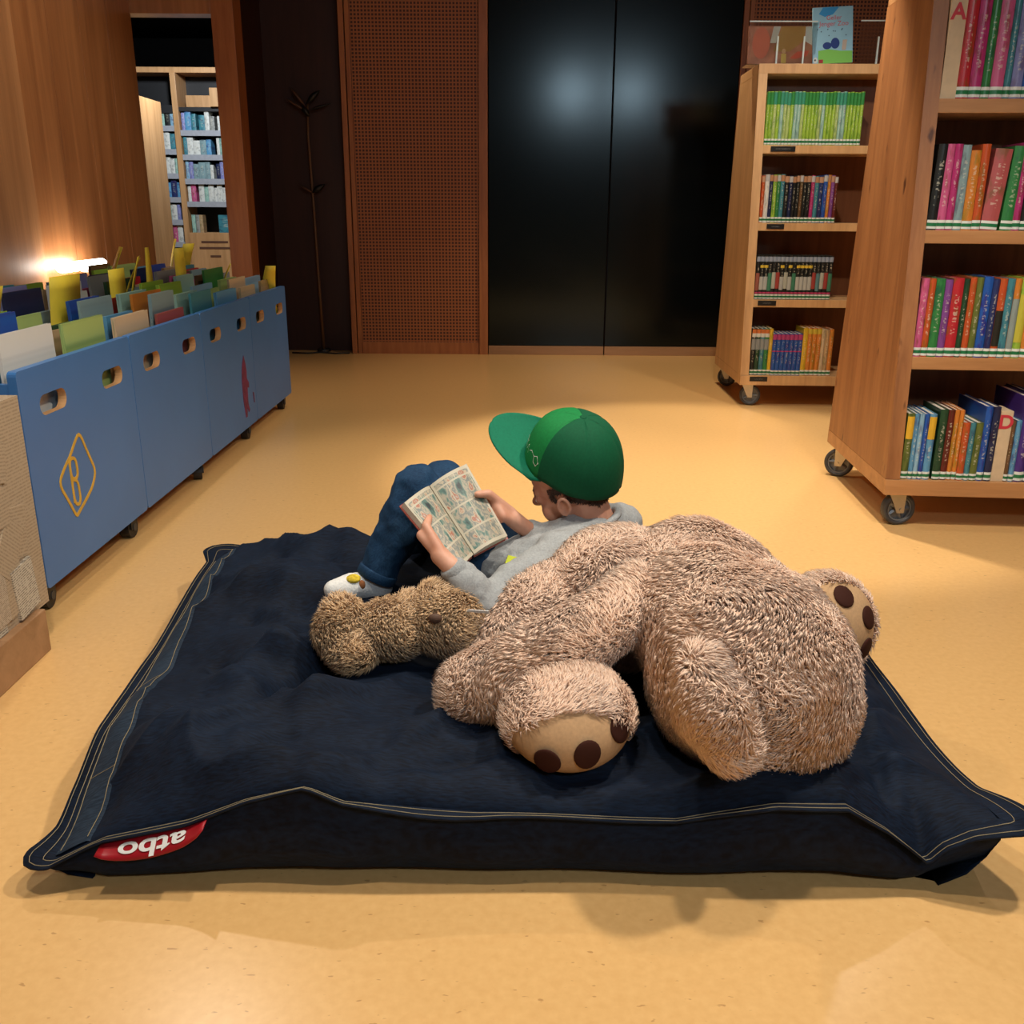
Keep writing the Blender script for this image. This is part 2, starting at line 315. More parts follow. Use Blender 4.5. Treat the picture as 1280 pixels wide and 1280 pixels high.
def add_plate(bm, outer, holes, axis_map, thick):
    # polygon (with holes) in 2-D, extruded by thick; axis_map(u, v, w) -> 3-D
    loops = [outer] + holes
    tris = geometry.tessellate_polygon([[Vector((p[0], p[1], 0)) for p in lp] for lp in loops])
    flat = [p for lp in loops for p in lp]
    A = [bm.verts.new(axis_map(p[0], p[1], 0)) for p in flat]; B = [bm.verts.new(axis_map(p[0], p[1], thick)) for p in flat]
    for t in tris:
        try:
            bm.faces.new([A[i] for i in t]); bm.faces.new([B[i] for i in reversed(t)])
        except ValueError: pass
    k = 0
    for lp in loops:
        n = len(lp)
        for i in range(n):
            a, c = k + i, k + (i + 1) % n
            bm.faces.new((A[a], A[c], B[c], B[a]))
        k += n
    bmesh.ops.recalc_face_normals(bm, faces=bm.faces)
def rounded_rect(x0, y0, x1, y1, r, n=5):
    pts = []
    for cx, cy, a0 in ((x1 - r, y1 - r, 0), (x0 + r, y1 - r, 90), (x0 + r, y0 + r, 180), (x1 - r, y0 + r, 270)):
        for i in range(n + 1):
            a = math.radians(a0 + 90 * i / n); pts.append((cx + r * math.cos(a), cy + r * math.sin(a)))
    return pts
def finish(bm, name, mat, parent=None, smooth=False):
    me = bpy.data.meshes.new(name); bm.normal_update(); bm.to_mesh(me); bm.free()
    if mat: me.materials.append(mat)
    if smooth: me.polygons.foreach_set('use_smooth', [True] * len(me.polygons))
    o = bpy.data.objects.new(name, me); COL.objects.link(o)
    if parent: o.parent = parent
    return o
def mesh_obj(name, me, mat, parent=None, smooth=False):
    if mat and not me.materials: me.materials.append(mat)
    if smooth: me.polygons.foreach_set('use_smooth', [True] * len(me.polygons))
    o = bpy.data.objects.new(name, me); COL.objects.link(o)
    if parent: o.parent = parent
    return o
def box(name, lo, hi, mat, parent=None, bevel=0.0):
    bm = bmesh.new(); add_box(bm, lo, hi, bevel); return finish(bm, name, mat, parent)
def thing(name, label, cat, loc=(0, 0, 0), rotz=0.0, group=None):
    o = bpy.data.objects.new(name, None); COL.objects.link(o); o.location = loc; o.rotation_euler = (0, 0, rotz)
    o.empty_display_size = 0.05
    o['label'] = label; o['category'] = cat
    if group: o['group'] = group
    return o
def tag(o, label, cat, group=None):
    o['label'] = label; o['category'] = cat
    if group: o['group'] = group
    return o
def struct(o, label=None):
    o['kind'] = 'structure'
    if label: o['label'] = label
    return o
DG = None
def blob(name, adders, voxel, smooth_n, mat, parent=None, post=None):
    """One continuous organic surface: union of the added closed shells, remeshed and smoothed."""
    bm = bmesh.new()
    for a in adders: a(bm)
    me = bpy.data.meshes.new(name); bm.to_mesh(me); bm.free()
    tmp = bpy.data.objects.new(name + '_tmp', me); COL.objects.link(tmp)
    r = tmp.modifiers.new('r', 'REMESH'); r.mode = 'VOXEL'; r.voxel_size = voxel
    if smooth_n:
        s = tmp.modifiers.new('s', 'SMOOTH'); s.factor = 0.5; s.iterations = smooth_n
    dg = bpy.context.evaluated_depsgraph_get(); dg.update()
    out = bpy.data.meshes.new_from_object(tmp.evaluated_get(dg)); out.name = name
    bpy.data.objects.remove(tmp); bpy.data.meshes.remove(me)
    if post:
        n = len(out.vertices); co = np.empty(n * 3); out.vertices.foreach_get('co', co); co = co.reshape(-1, 3)
        no = np.empty(n * 3); out.vertices.foreach_get('normal', no); no = no.reshape(-1, 3)
        co2 = post(co, no); out.vertices.foreach_set('co', co2.ravel()); out.update()
    out.materials.clear()
    return mesh_obj(name, out, mat, parent, smooth=True)
def E_(c, r, rot=None): return lambda bm: add_ellipsoid(bm, c, r, rot)
def C_(p0, r0, p1, r1): return lambda bm: add_capsule(bm, p0, r0, p1, r1)
def chain(pts):
    return [C_(a[0], a[1], b[0], b[1]) for a, b in zip(pts, pts[1:])]

def fur_mesh(name, src, count, length, width, parent, mat, flow=(0, 0, -1), lift=0.55, clump=40.0, keep=None, seed=1):
    """Plush pile as real geometry: tapered, bent three-sided tufts rooted on the surface of src."""
    rng = np.random.default_rng(seed)
    me = src.data; me.calc_loop_triangles()
    nt_ = len(me.loop_triangles); tri = np.empty(nt_ * 3, int); me.loop_triangles.foreach_get('vertices', tri); tri = tri.reshape(-1, 3)
    nv = len(me.vertices); co = np.empty(nv * 3); me.vertices.foreach_get('co', co); co = co.reshape(-1, 3)
    vn = np.empty(nv * 3); me.vertices.foreach_get('normal', vn); vn = vn.reshape(-1, 3)
    a, b, c = co[tri[:, 0]], co[tri[:, 1]], co[tri[:, 2]]
    area = np.linalg.norm(np.cross(b - a, c - a), axis=1); idx = rng.choice(nt_, count, p=area / area.sum())
    r1 = np.sqrt(rng.random(count)); r2 = rng.random(count)
    w0, w1, w2 = 1 - r1, r1 * (1 - r2), r1 * r2
    P = a[idx] * w0[:, None] + b[idx] * w1[:, None] + c[idx] * w2[:, None]
    Nn = vn[tri[idx, 0]] * w0[:, None] + vn[tri[idx, 1]] * w1[:, None] + vn[tri[idx, 2]] * w2[:, None]
    if keep is not None:
        k = keep(P); P = P[k]; Nn = Nn[k]; count = len(P)
    Nn /= np.linalg.norm(Nn, axis=1)[:, None] + 1e-9
    fl = np.array(flow, float) if np.ndim(flow) == 1 else flow
    f = np.broadcast_to(fl, P.shape).copy()
    # low frequency swirl so neighbouring tufts lean together
    f[:, 0] += 0.9 * np.sin(P[:, 1] * clump + 2 * np.sin(P[:, 2] * clump * .7)); f[:, 1] += 0.9 * np.sin(P[:, 2] * clump * 1.1 + 2 * np.sin(P[:, 0] * clump * .6)); f[:, 2] += 0.6 * np.sin(P[:, 0] * clump * .9 + 1.5 * np.sin(P[:, 1] * clump * .8))
    f += rng.normal(0, 0.28, P.shape)
    tang = f - Nn * np.sum(f * Nn, axis=1)[:, None]; tang /= np.linalg.norm(tang, axis=1)[:, None] + 1e-9
    L = length * (0.65 + 0.7 * rng.random(count))[:, None]
    d1 = Nn * (lift + 0.25) + tang * (1 - lift); d1 /= np.linalg.norm(d1, axis=1)[:, None]
    d2 = Nn * (lift - 0.2) + tang * 1.0; d2 /= np.linalg.norm(d2, axis=1)[:, None]
    base = P - Nn * 0.002; mid = base + d1 * L * 0.55; tip = mid + d2 * L * 0.5
    side = np.cross(Nn, tang); W = width * (0.7 + 0.6 * rng.random(count))[:, None]
    V = np.empty((count, 7, 3))
    for k, ang in enumerate((0, 2 * PI / 3, 4 * PI / 3)):
        off = side * math.cos(ang) + tang * math.sin(ang) * 0.6
        V[:, k] = base + off * W * 0.8
        off2 = side * math.cos(ang) + Nn * math.sin(ang) * 0.6
        V[:, 3 + k] = mid + off2 * W
    V[:, 6] = tip
    o = np.arange(count)[:, None] * 7
    quads = []
    T = []
    for k in range(3):
        k2 = (k + 1) % 3
        T += [np.stack([o[:, 0] + k, o[:, 0] + k2, o[:, 0] + 3 + k2], 1), np.stack([o[:, 0] + k, o[:, 0] + 3 + k2, o[:, 0] + 3 + k], 1), np.stack([o[:, 0] + 3 + k, o[:, 0] + 3 + k2, o[:, 0] + 6], 1)]
    T = np.concatenate(T).astype(np.int32); nf = len(T)
    m = bpy.data.meshes.new(name); m.vertices.add(count * 7); m.vertices.foreach_set('co', V.ravel())
    m.loops.add(nf * 3); m.loops.foreach_set('vertex_index', T.ravel())
    m.polygons.add(nf); m.polygons.foreach_set('loop_start', np.arange(nf) * 3)
    m.polygons.foreach_set('use_smooth', np.ones(nf, bool))
    m.update(calc_edges=True); m.validate()
    ob = mesh_obj(name, m, mat, parent); ob['kind'] = 'stuff'
    return ob

# ================================================================== THE SETTING
struct(box('floor', (-7, -3, -0.1), (4.2, 13, 0.0), M_floor), 'glossy yellow-orange linoleum floor with fine flecks')
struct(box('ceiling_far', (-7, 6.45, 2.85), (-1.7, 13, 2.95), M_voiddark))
struct(box('ceiling', (-2.5, -0.6, 2.85), (4.2, 7.2, 2.95), plain('ceiling_paint', (0.10, 0.07, 0.05), rough=0.9)))
# left wall: veneer boards, each a piece of its own
wl = struct(box('wall_left', (-2.5, -1.5, 0), (-2.36, 6.3, 2.85), M_trim), 'warm veneered wall of tall vertical boards')
yb = [-1.5, 0.2, 1.2, 2.2, 3.2, 4.0, 4.78, 5.16, 5.54, 5.92, 6.3]
for i in range(len(yb) - 1):
    box('board', (-2.36, yb[i] + .0015, 0), (-2.325 + (0.012 if yb[i + 1] <= 4.8 else 0), yb[i + 1] - .0015, 2.85), M_wallpale if yb[i + 1] <= 4.8 else M_wallwood, wl, 0.002)
# opening wall with lintel and post
op = thing('doorway_frame', 'wooden frame around the opening to the far bookcases', 'frame'); op['kind'] = 'structure'; del op['category']; op.name = 'trim_1'
box('lintel', (-2.42, 6.285, 2.125), (-1.8355, 6.42, 2.85), M_wallwood, op, 0.003)
box('post', (-1.835, 6.28, 0), (-1.70, 6.46, 2.85), M_trim, op, 0.003)
# dark alcove
struct(box('wall_alcove', (-1.9, 7.08, 0), (-1.1, 7.2, 2.85), M_shadewood), 'dark wooden wall in the alcove, its shade put into the colour')
struct(box('wall_alcove_side', (-1.80, 6.46, 0), (-1.735, 7.08, 2.85), M_shadewood))
# back wall with two perforated panels and black double doors
bw = struct(box('wall_back', (-1.16, 6.99, 0), (4.2, 7.15, 2.85), M_shadewood), 'wooden back wall with perforated panels')
def perf_panel(x0, x1):
    box('stile', (x0, 6.915, 0), (x0 + 0.035, 6.99, 2.85), M_trim, bw, 0.002)
    box('stile', (x0 + 0.042, 6.925, 0), (x0 + 0.072, 6.99, 2.85), M_trim, bw, 0.002)
    box('stile', (x1 - 0.062, 6.915, 0), (x1, 6.99, 2.85), M_trim, bw, 0.002)
    box('bottom_rail', (x0 + 0.074, 6.925, 0), (x1 - 0.064, 6.99, 0.085), M_trim, bw, 0.002)
    box('perforated_panel', (x0 + 0.074, 6.935, 0.085), (x1 - 0.064, 6.99, 2.85), M_perf, bw)
perf_panel(-1.18, -0.185)
perf_panel(1.515, 2.75); perf_panel(2.75, 4.0)
for k, (x0, x1) in enumerate(((-0.18, 0.662), (0.670, 1.512))):
    d = struct(box('door_%d' % (k + 1), (x0, 6.925, 0.068), (x1, 6.985, 2.85), M_door, None, 0.003), ('left' if k == 0 else 'right') + ' leaf of the tall glossy black double door')
    box('kick_plate', (x0, 6.918, 0.0), (x1, 6.985, 0.064), M_plinth, d, 0.002)
struct(box('wall_right', (4.0, -1.5, 0), (4.15, 7.0, 2.85), M_wallwood))
# room beyond the doorway
struct(box('wall_far', (-7, 11.75, 0), (-1.7, 11.9, 2.85), M_voiddark), 'far wall painted black for the unlit void above the bookcases')
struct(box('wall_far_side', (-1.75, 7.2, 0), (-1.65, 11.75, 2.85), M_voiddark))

# newspaper-covered column at the left edge
M_news = [mat_print('newsprint_a', (0.46, 0.35, 0.235), (0.33, 0.245, 0.16), 1, 40), mat_print('newsprint_b', (0.60, 0.53, 0.42), (0.20, 0.165, 0.13), 1, 56), mat_print('newsprint_c', (0.52, 0.42, 0.31), (0.26, 0.20, 0.14), 1, 75, 0.45)]
col = thing('display_column', 'low column pasted with torn newspaper on a wooden plinth', 'column', (-1.5, 1.55, 0))
cx, cy = -1.5, 1.55
box('core', (-0.40, -0.60, 0.10), (0.385, 0.535, 0.60), M_news[0], col)
box('plinth', (-0.42, -0.62, 0.0), (0.405, 0.475, 0.105), M_plinth, col, 0.003)
rnd = random.Random(3)
for i in range(22):
    yy = rnd.uniform(-0.55, 0.40); zz = rnd.uniform(0.12, 0.46); hw = rnd.uniform(0.05, 0.10); hh = rnd.uniform(0.05, 0.10)
    bm = bmesh.new()
    pts = [(-hw, -hh), (hw, -hh * rnd.uniform(.8, 1.1)), (hw * rnd.uniform(.8, 1.1), hh), (-hw * rnd.uniform(.8, 1.1), hh * rnd.uniform(.8, 1.1))]
    add_plate(bm, pts, [], lambda u, v, w_: (w_, u, v), 0.0012 + i * 0.00015)
    o = finish(bm, 'paper_sheet', M_news[i % 3], col); o.location = (0.385, min(yy, 0.43), zz + hh * .3); o.rotation_euler = (rnd.uniform(-.9, .9), 0, 0)
for i in range(12):
    hw = rnd.uniform(.035, .06); hh = rnd.uniform(.04, .07); bm = bmesh.new()
    add_plate(bm, [(-hw, -hh), (hw * .9, -hh * rnd.uniform(.8, 1.1)), (hw, hh), (-hw * rnd.uniform(.8, 1.1), hh * .95)], [], lambda u, v, w_: (w_, u, v), 0.0045 + i * .0002)
    o = finish(bm, 'paper_sheet', M_news[(i + 1) % 3], col); o.location = (0.385, .24 + .075 * (i % 3) + rnd.uniform(-.01, .01), .19 + .095 * (i // 3)); o.rotation_euler = (rnd.uniform(-.7, .7), 0, 0)
bm = bmesh.new(); add_plate(bm, [(-.045, -.06), (.045, -.06), (.045, .06), (-.045, .06)], [], lambda u, v, w_: (w_, u, v), 0.0085)
o = finish(bm, 'paper_sheet', M_news[1], col); o.location = (0.385, 0.43, 0.175); o.rotation_euler = (0.12, 0, 0)

# ================================================================== BOOK CARTS
def unit_meshes():
    bm = bmesh.new()
    add_box(bm, (-.5, .03, 0), (-.40, 1, 1)); add_box(bm, (.40, .03, 0), (.5, 1, 1))
    n = 6; ring0 = []; ring1 = []
    for z in (0, 1):      # gently rounded spine
        outer = [bm.verts.new((-.5 + i / n, .03 - .03 * math.sin(PI * i / n), z)) for i in range(n + 1)]
        inner = [bm.verts.new((-.5 + i / n, .05, z)) for i in range(n + 1)]
        (ring0 if z == 0 else ring1).extend([outer, inner])
    for i in range(n):
        bm.faces.new((ring0[0][i], ring0[0][i + 1], ring1[0][i + 1], ring1[0][i]))
        bm.faces.new((ring1[0][i], ring1[0][i + 1], ring1[1][i + 1], ring1[1][i]))
        bm.faces.new((ring0[1][i], ring0[1][i + 1], ring0[0][i + 1], ring0[0][i]))
    cover = bpy.data.meshes.new('book_cover'); bm.to_mesh(cover); bm.free(); cover.materials.append(M_book)
    bm = bmesh.new(); add_box(bm, (-.40, .05, .012), (.40, .97, .985)); pages = bpy.data.meshes.new('book_pages'); bm.to_mesh(pages); bm.free(); pages.materials.append(M_pages)
    def strip(mat, nm):
        bm = bmesh.new(); n = 6
        vs = [[bm.verts.new((-.505 + 1.01 * i / n, .024 - .03 * math.sin(PI * i / n), z)) for i in range(n + 1)] for z in (0, 1)]
        vb = [[bm.verts.new((-.505 + 1.01 * i / n, .034 - .03 * math.sin(PI * i / n), z)) for i in range(n + 1)] for z in (0, 1)]
        for i in range(n):
            bm.faces.new((vs[0][i], vs[0][i + 1], vs[1][i + 1], vs[1][i])); bm.faces.new((vs[1][i], vs[1][i + 1], vb[1][i + 1], vb[1][i])); bm.faces.new((vb[0][i], vb[0][i + 1], vs[0][i + 1], vs[0][i]))
        me = bpy.data.meshes.new(nm); bm.to_mesh(me); bm.free(); me.materials.append(mat); return me
    return cover, pages, strip(M_sticker, 'spine_label'), strip(M_objcol, 'spine_band')
U_COVER, U_PAGES, U_LABEL, U_BAND = unit_meshes()
def book(label, cat, group, parent_m, x, y, z, th, dep, h, col, lean=0.0, sticker=True, bands=(), pages_col=None):
    o = bpy.data.objects.new('book', U_COVER); COL.objects.link(o)
    o.matrix_world = parent_m @ Matrix.Translation((x, y, z)) @ Matrix.Rotation(lean, 4, 'Y') @ Matrix.Diagonal((th, dep, h, 1))
    o.color = (*col, 1); tag(o, label, cat, group)
    p = bpy.data.objects.new('page_block', U_PAGES); COL.objects.link(p); p.parent = o
    if sticker:
        s = bpy.data.objects.new('spine_label', U_LABEL); COL.objects.link(s); s.parent = o
        s.location = (0, 0, .015); s.scale = (1, 1, .105)
    for (z0, z1, c) in bands:
        s = bpy.data.objects.new('spine_band', U_BAND); COL.objects.link(s); s.parent = o; s.color = (*c, 1)
        s.location = (0, 0.001, z0); s.scale = (1, 1, z1 - z0)
    return o
ORD = ['first', 'second', 'third', 'fourth', 'fifth', 'sixth', 'seventh', 'eighth', 'ninth', 'tenth', 'eleventh', 'twelfth', 'thirteenth', 'fourteenth', 'fifteenth', 'sixteenth', 'seventeenth', 'eighteenth', 'nineteenth', 'twentieth', 'twenty-first', 'twenty-second', 'twenty-third', 'twenty-fourth', 'twenty-fifth', 'twenty-sixth', 'twenty-seventh', 'twenty-eighth', 'twenty-ninth', 'thirtieth', 'thirty-first', 'thirty-second']
CN = dict(red=(.45, .02, .03), magenta=(.42, .03, .16), green=(.03, .20, .05), pink=(.55, .10, .24), teal=(.05, .22, .27), lavender=(.22, .24, .50), blue=(.015, .09, .38), yellow=(.66, .42, .03), orange=(.60, .20, .03),
          black=(.012, .014, .014), grey_teal=(.22, .33, .35), red_orange=(.50, .08, .02), dusty_red=(.42, .09, .09), lime=(.30, .48, .05), purple=(.20, .06, .26), olive=(.12, .15, .03), dark_blue=(.02, .035, .13),
          dark_green=(.015, .06, .025), dark_red=(.12, .015, .012), cream=(.62, .47, .30), brown=(.14, .07, .03), light_blue=(.10, .30, .50), violet=(.06, .025, .20), pale_green=(.38, .50, .16), pale_teal=(.30, .50, .42), grey=(.30, .30, .28), white=(.66, .66, .62), navy=(.012, .02, .07), tan=(.45, .30, .16), sky=(.25, .45, .60))

wheel_cache = {}
def caster(parent, loc, rotz, r=0.056, brake=False, tyre=M_grey_tyre, hubm=M_hub, forkm=M_steel):
    top = 2 * r + 0.006
    bm = bmesh.new()
    add_box(bm, (-.034, -.030, top - .001), (.034, .030, top + .004))
    for s in (-1, 1):    # tapered fork cheeks
        pts = [(-.030, top), (.030, top), (.012, r - .012), (-.012, r - .012)]
        pts = [(p[0] + (0.0 if p[1] > r + .02 else 0.016), p[1]) for p in pts]
        add_plate(bm, pts, [], (lambda s: lambda u, v, w_: (u, s * (.0185 + w_), v))(s), 0.004)
    bmesh.ops.recalc_face_normals(bm, faces=bm.faces)
    c = finish(bm, 'caster', forkm, parent); c.location = loc; c.rotation_euler = (0, 0, rotz)
    bm = bmesh.new(); n = 28
    prof = [(r * .74, -.015), (r * .93, -.0165), (r, -.010), (r, .010), (r * .93, .0165), (r * .74, .015)]
    rings = [[bm.verts.new((.016 + q * math.cos(2 * PI * k / n), yy, r + q * math.sin(2 * PI * k / n))) for k in range(n)] for q, yy in prof]
    for a, b_ in zip(rings, rings[1:] + rings[:1]):
        for k in range(n): bm.faces.new((a[k], a[(k + 1) % n], b_[(k + 1) % n], b_[k]))
    bmesh.ops.recalc_face_normals(bm, faces=bm.faces)
    finish(bm, 'tyre', tyre, c, True)
    bm = bmesh.new()     # hub: rim ring, spokes and boss
    for (ro, ri, hw) in ((r * .75, r * .66, .012), (r * .22, .002, .014)):
        rr = [[bm.verts.new((.016 + q * math.cos(2 * PI * k / n), yy, r + q * math.sin(2 * PI * k / n))) for k in range(n)] for q, yy in ((ri, -hw), (ro, -hw), (ro, hw), (ri, hw))]
        for a, b_ in zip(rr, rr[1:] + rr[:1]):
            for k in range(n): bm.faces.new((a[k], a[(k + 1) % n], b_[(k + 1) % n], b_[k]))
    rr = [bm.verts.new((.016 + r * .67 * math.cos(2 * PI * k / n), 0, r + r * .67 * math.sin(2 * PI * k / n))) for k in range(n)]; bm.faces.new(rr)
    for k in range(5):
        a = 2 * PI * k / 5
        add_tube(bm, [(.016 + r * .2 * math.cos(a), 0, r + r * .2 * math.sin(a)), (.016 + r * .7 * math.cos(a), 0, r + r * .7 * math.sin(a))], .0085, 6)
    bmesh.ops.recalc_face_normals(bm, faces=bm.faces)
    finish(bm, 'hub', hubm, c)
    bm = bmesh.new(); add_tube(bm, [(.016, -.026, r), (.016, .026, r)], .006, 8); finish(bm, 'axle_bolt', forkm, c)
    if brake:
        bm = bmesh.new()
        add_plate(bm, rounded_rect(-.075, -.022, -.015, .022, .006, 2), [rounded_rect(-.066, -.012, -.045, .012, .003, 2)], lambda u, v, w_: (u, v, top - .012 + w_ - u * .12), .004)
        finish(bm, 'brake_lever', M_steel, c)
    return c

CH = 1.72; Z0 = 0.118; D0 = 0.76; DT = 0.46; CL = 1.05; PT = 0.045
def yfront(z): return -D0 / 2 + (D0 - DT) / 2 * (z - Z0) / (CH - Z0)
def cart(label, loc, rz, side_m, edge_m, in_m):
    c = thing('book_cart', label, 'bookshelf', loc, rz, 'slanted wooden book carts on casters')
    box('base_board', (0, -D0 / 2, Z0), (CL, D0 / 2, Z0 + .052), edge_m, c, 0.002)
    for x0 in (0, CL - PT):
        bm = bmesh.new()
        add_plate(bm, [(yfront(Z0 + .053), Z0 + .053), (-yfront(Z0 + .053), Z0 + .053), (-yfront(CH - .046), CH - .046), (yfront(CH - .046), CH - .046)], [], lambda u, v, w_: (x0 + w_, u, v), PT)
        finish(bm, 'side_panel', side_m, c)
    box('top_board', (0, yfront(CH), CH - .046), (CL, -yfront(CH), CH), edge_m, c, 0.002)
    for z in SHELF[1:]:
        box('shelf', (PT, yfront(z) + .004, z - .040), (CL - PT, -yfront(z) - .004, z), edge_m, c, 0.0015)
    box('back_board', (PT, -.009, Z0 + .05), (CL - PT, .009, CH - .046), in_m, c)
    return c
SHELF = [0.170, 0.567, 0.955, 1.335]
cartA = cart('near wooden book cart holding pink, red and green story books', (1.255, 3.345, 0), math.radians(-4.0), M_cart, M_cart_h, M_cart_in)
cartB = cart('farther pale wooden book cart with green series and picture books on top', (1.235, 5.41, 0), math.radians(-1.5), M_cartB, M_cartB, M_cart_in)
for c, a in ((cartA, 0.15), (cartB, -0.2)):
    caster(c, (.055, -D0 / 2 + .06, 0), a)
    caster(c, (.045, D0 / 2 - .10, 0), PI - 0.5 if c is cartA else -0.3, brake=(c is cartA))
    caster(c, (CL - .06, -D0 / 2 + .06, 0), 0.4); caster(c, (CL - .06, D0 / 2 - .10, 0), 0.2)
bpy.context.view_layer.update()
MA = cartA.matrix_world.copy(); MB_ = cartB.matrix_world.copy()

def row(M, cname, rname, z, specs, px, hscale, gap0=0.004, group=None, depth=0.17):
    x = PT + gap0; n = 0
    for sp_ in specs:
        cn, tpx, hpx = sp_[:3]; opt = sp_[3] if len(sp_) > 3 else {}
        if cn == 'gap': x += tpx * px; continue
        th = tpx * px; h = hpx * hscale; n += 1
        if 'letter' in opt:
            t = thing('letter_divider', 'cream cardboard divider with red letter %s on the %s of near cart' % (opt['letter'], rname), 'divider', group='letter dividers on the near cart')
            t.matrix_world = M @ Matrix.Translation((x + th / 2, yfront(z) + .012, z))
            box('board', (-th / 2, 0, 0), (th / 2, .10, h), M_cream, t, .001)
            cu = bpy.data.curves.new('letter', 'FONT'); cu.body = opt['letter']; cu.size = .062; cu.extrude = .0006; cu.offset = .0016; cu.align_x = 'CENTER'
            tmp = bpy.data.objects.new('tmp', cu); COL.objects.link(tmp); dg = bpy.context.evaluated_depsgraph_get()
            me = bpy.data.meshes.new_from_object(tmp.evaluated_get(dg)); bpy.data.objects.remove(tmp)
            L = mesh_obj('letter', me, M_red, t); L.rotation_euler = (PI / 2, 0, 0); L.location = (0, -.0008, h - .056)
        else:
            words = cn.replace('_', ' ')
            book('%s book, %s along the %s of %s' % (words, ORD[n - 1], rname, cname), 'book', group, M, x + th / 2, yfront(z) + .010, z, th - .0012, opt.get('dep', depth), h, CN[cn], opt.get('lean', 0), True, opt.get('bands', ()))
        x += th
PXA = 1 / 388.0; HSA = 1 / 395.0
G_A = 'story books on the near cart'
row(MA, 'near cart', 'top visible shelf', SHELF[3], [('cream', 18, 108, {'letter': 'A'}), ('red', 14, 110), ('magenta', 14, 110), ('green', 10, 108), ('pink', 15, 110), ('teal', 8, 110), ('lavender', 13, 110), ('blue', 13, 110), ('yellow', 9, 110), ('red', 12, 104), ('green', 14, 108), ('pink', 12, 110), ('navy', 16, 102)], PXA, HSA, group=G_A)
row(MA, 'near cart', 'second visible shelf', SHELF[2], [('black', 12, 99, {'lean': .03}), ('pink', 10, 99), ('magenta', 9, 99), ('grey_teal', 10, 98), ('orange', 12, 92), ('red_orange', 10, 99), ('dusty_red', 20, 94, {'lean': .06}), ('gap', 3, 0), ('green', 14, 97, {'lean': .04}), ('magenta', 9, 101), ('black', 8, 94), ('lime', 11, 101), ('green', 9, 101), ('yellow', 9, 96), ('red', 14, 99), ('blue', 12, 93), ('teal', 11, 97)], PXA, HSA, group=G_A)
row(MA, 'near cart', 'third visible shelf', SHELF[1], [('pink', 9, 96), ('red_orange', 8, 96), ('green', 11, 96), ('purple', 9, 95), ('red', 13, 97), ('dark_green', 7, 96), ('red_orange', 8, 98), ('olive', 8, 98), ('blue', 11, 99), ('dark_blue', 8, 96), ('red_orange', 9, 97, {'bands': ((.15, .6, (.02, .018, .012)),)}), ('teal', 9, 97), ('orange', 8, 97, {'bands': ((.12, .75, (.25, .30, .28)),)}), ('lime', 10, 98, {'bands': ((.2, .8, (.5, .45, .05)),)}), ('orange', 11, 99), ('brown', 10, 96), ('grey_teal', 12, 97), ('red', 10, 94), ('green', 12, 97)], PXA, HSA, group=G_A)
yb_ = ((.62, .96, (.68, .40, .03)),)
row(MA, 'near cart', 'bottom shelf', SHELF[0], [('olive', 9, 86, {'bands': yb_}), ('light_blue', 6, 86), ('sky', 6, 86), ('blue', 6, 86), ('light_blue', 9, 86, {'bands': yb_}), ('gap', 3, 0), ('dark_green', 10, 92), ('dark_red', 8, 92), ('orange', 6, 92), ('orange', 6, 92), ('red_orange', 9, 76), ('teal', 7, 76), ('olive', 9, 76), ('blue', 9, 97, {'dep': .24}), ('navy', 9, 97), ('cream', 15, 92, {'letter': 'D'}), ('brown', 6, 80), ('light_blue', 7, 80), ('violet', 12, 110, {'dep': .24}), ('dark_blue', 9, 112, {'dep': .24}), ('magenta', 9, 78), ('green', 10, 90), ('red', 12, 86)], PXA, HSA, group=G_A)
PXB = 1 / 226.0; HSB = 1 / 226.0
G_B = 'series books on the farther cart'
r_ = random.Random(5)
gcols = ['lime', 'lime', 'pale_green', 'lime', 'pale_teal', 'pale_green', 'pale_green', 'lime', 'pale_teal', 'pale_teal', 'pale_green', 'lime', 'lime', 'lime', 'lime', 'pale_green', 'pale_teal', 'lime', 'lime', 'lime', 'pale_green', 'pale_teal', 'pale_teal', 'lime', 'lime', 'lime', 'lime', 'lime']
tb = lambda c: ((.76, .985, (.03, .22, .05) if c == 'lime' else (.04, .26, .16)),)
row(MB_, 'farther cart', 'top shelf', SHELF[3], [(c, 3.95, 57 + r_.uniform(-.5, .5), {'bands': tb(c)}) for c in gcols], PXB, HSB, group=G_B)
c2 = ['red_orange', 'white', 'navy', 'lime', 'green', 'teal', 'black', 'navy', 'black', 'black', 'brown', 'black', 'black', 'magenta', 'teal', 'dark_blue', 'blue', 'orange', 'purple', 'dark_red']
tops = [(.45, .25, .15), (.45, .45, .45), (.4, .2, .1)]
row(MB_, 'farther cart', 'second shelf', SHELF[2], [(c, 4.5 + r_.uniform(-.7, .7), 53 + r_.uniform(-1, 1), {'bands': ((.86, .985, tops[i % 3]),)}) for i, c in enumerate(c2)], PXB, HSB, group=G_B)
c3 = ['black'] * 19
def cb_(i):
    b = [(.86, .97, (.28, .33, .42))]
    if i in (1, 2, 6, 8, 10, 11, 12, 13): b += [(.72, .78, (.66, .48, .05)), (.22, .52, (.42, .44, .42))]
    elif i % 3 == 0: b += [(.2, .6, [(.30, .10, .07), (.05, .20, .12), (.10, .22, .24)][i % 2 + (i > 12)])]
    else: b += [(.25, .62, [(.35, .22, .12), (.40, .42, .36), (.32, .05, .04)][i % 3])]
    b += [(.135, .17, (.45, .05, .14))]
    return tuple(b)
row(MB_, 'farther cart', 'third shelf', SHELF[1], [('black', 4.75, 51, {'bands': cb_(i)}) for i in range(19)], PXB, HSB, group=G_B)
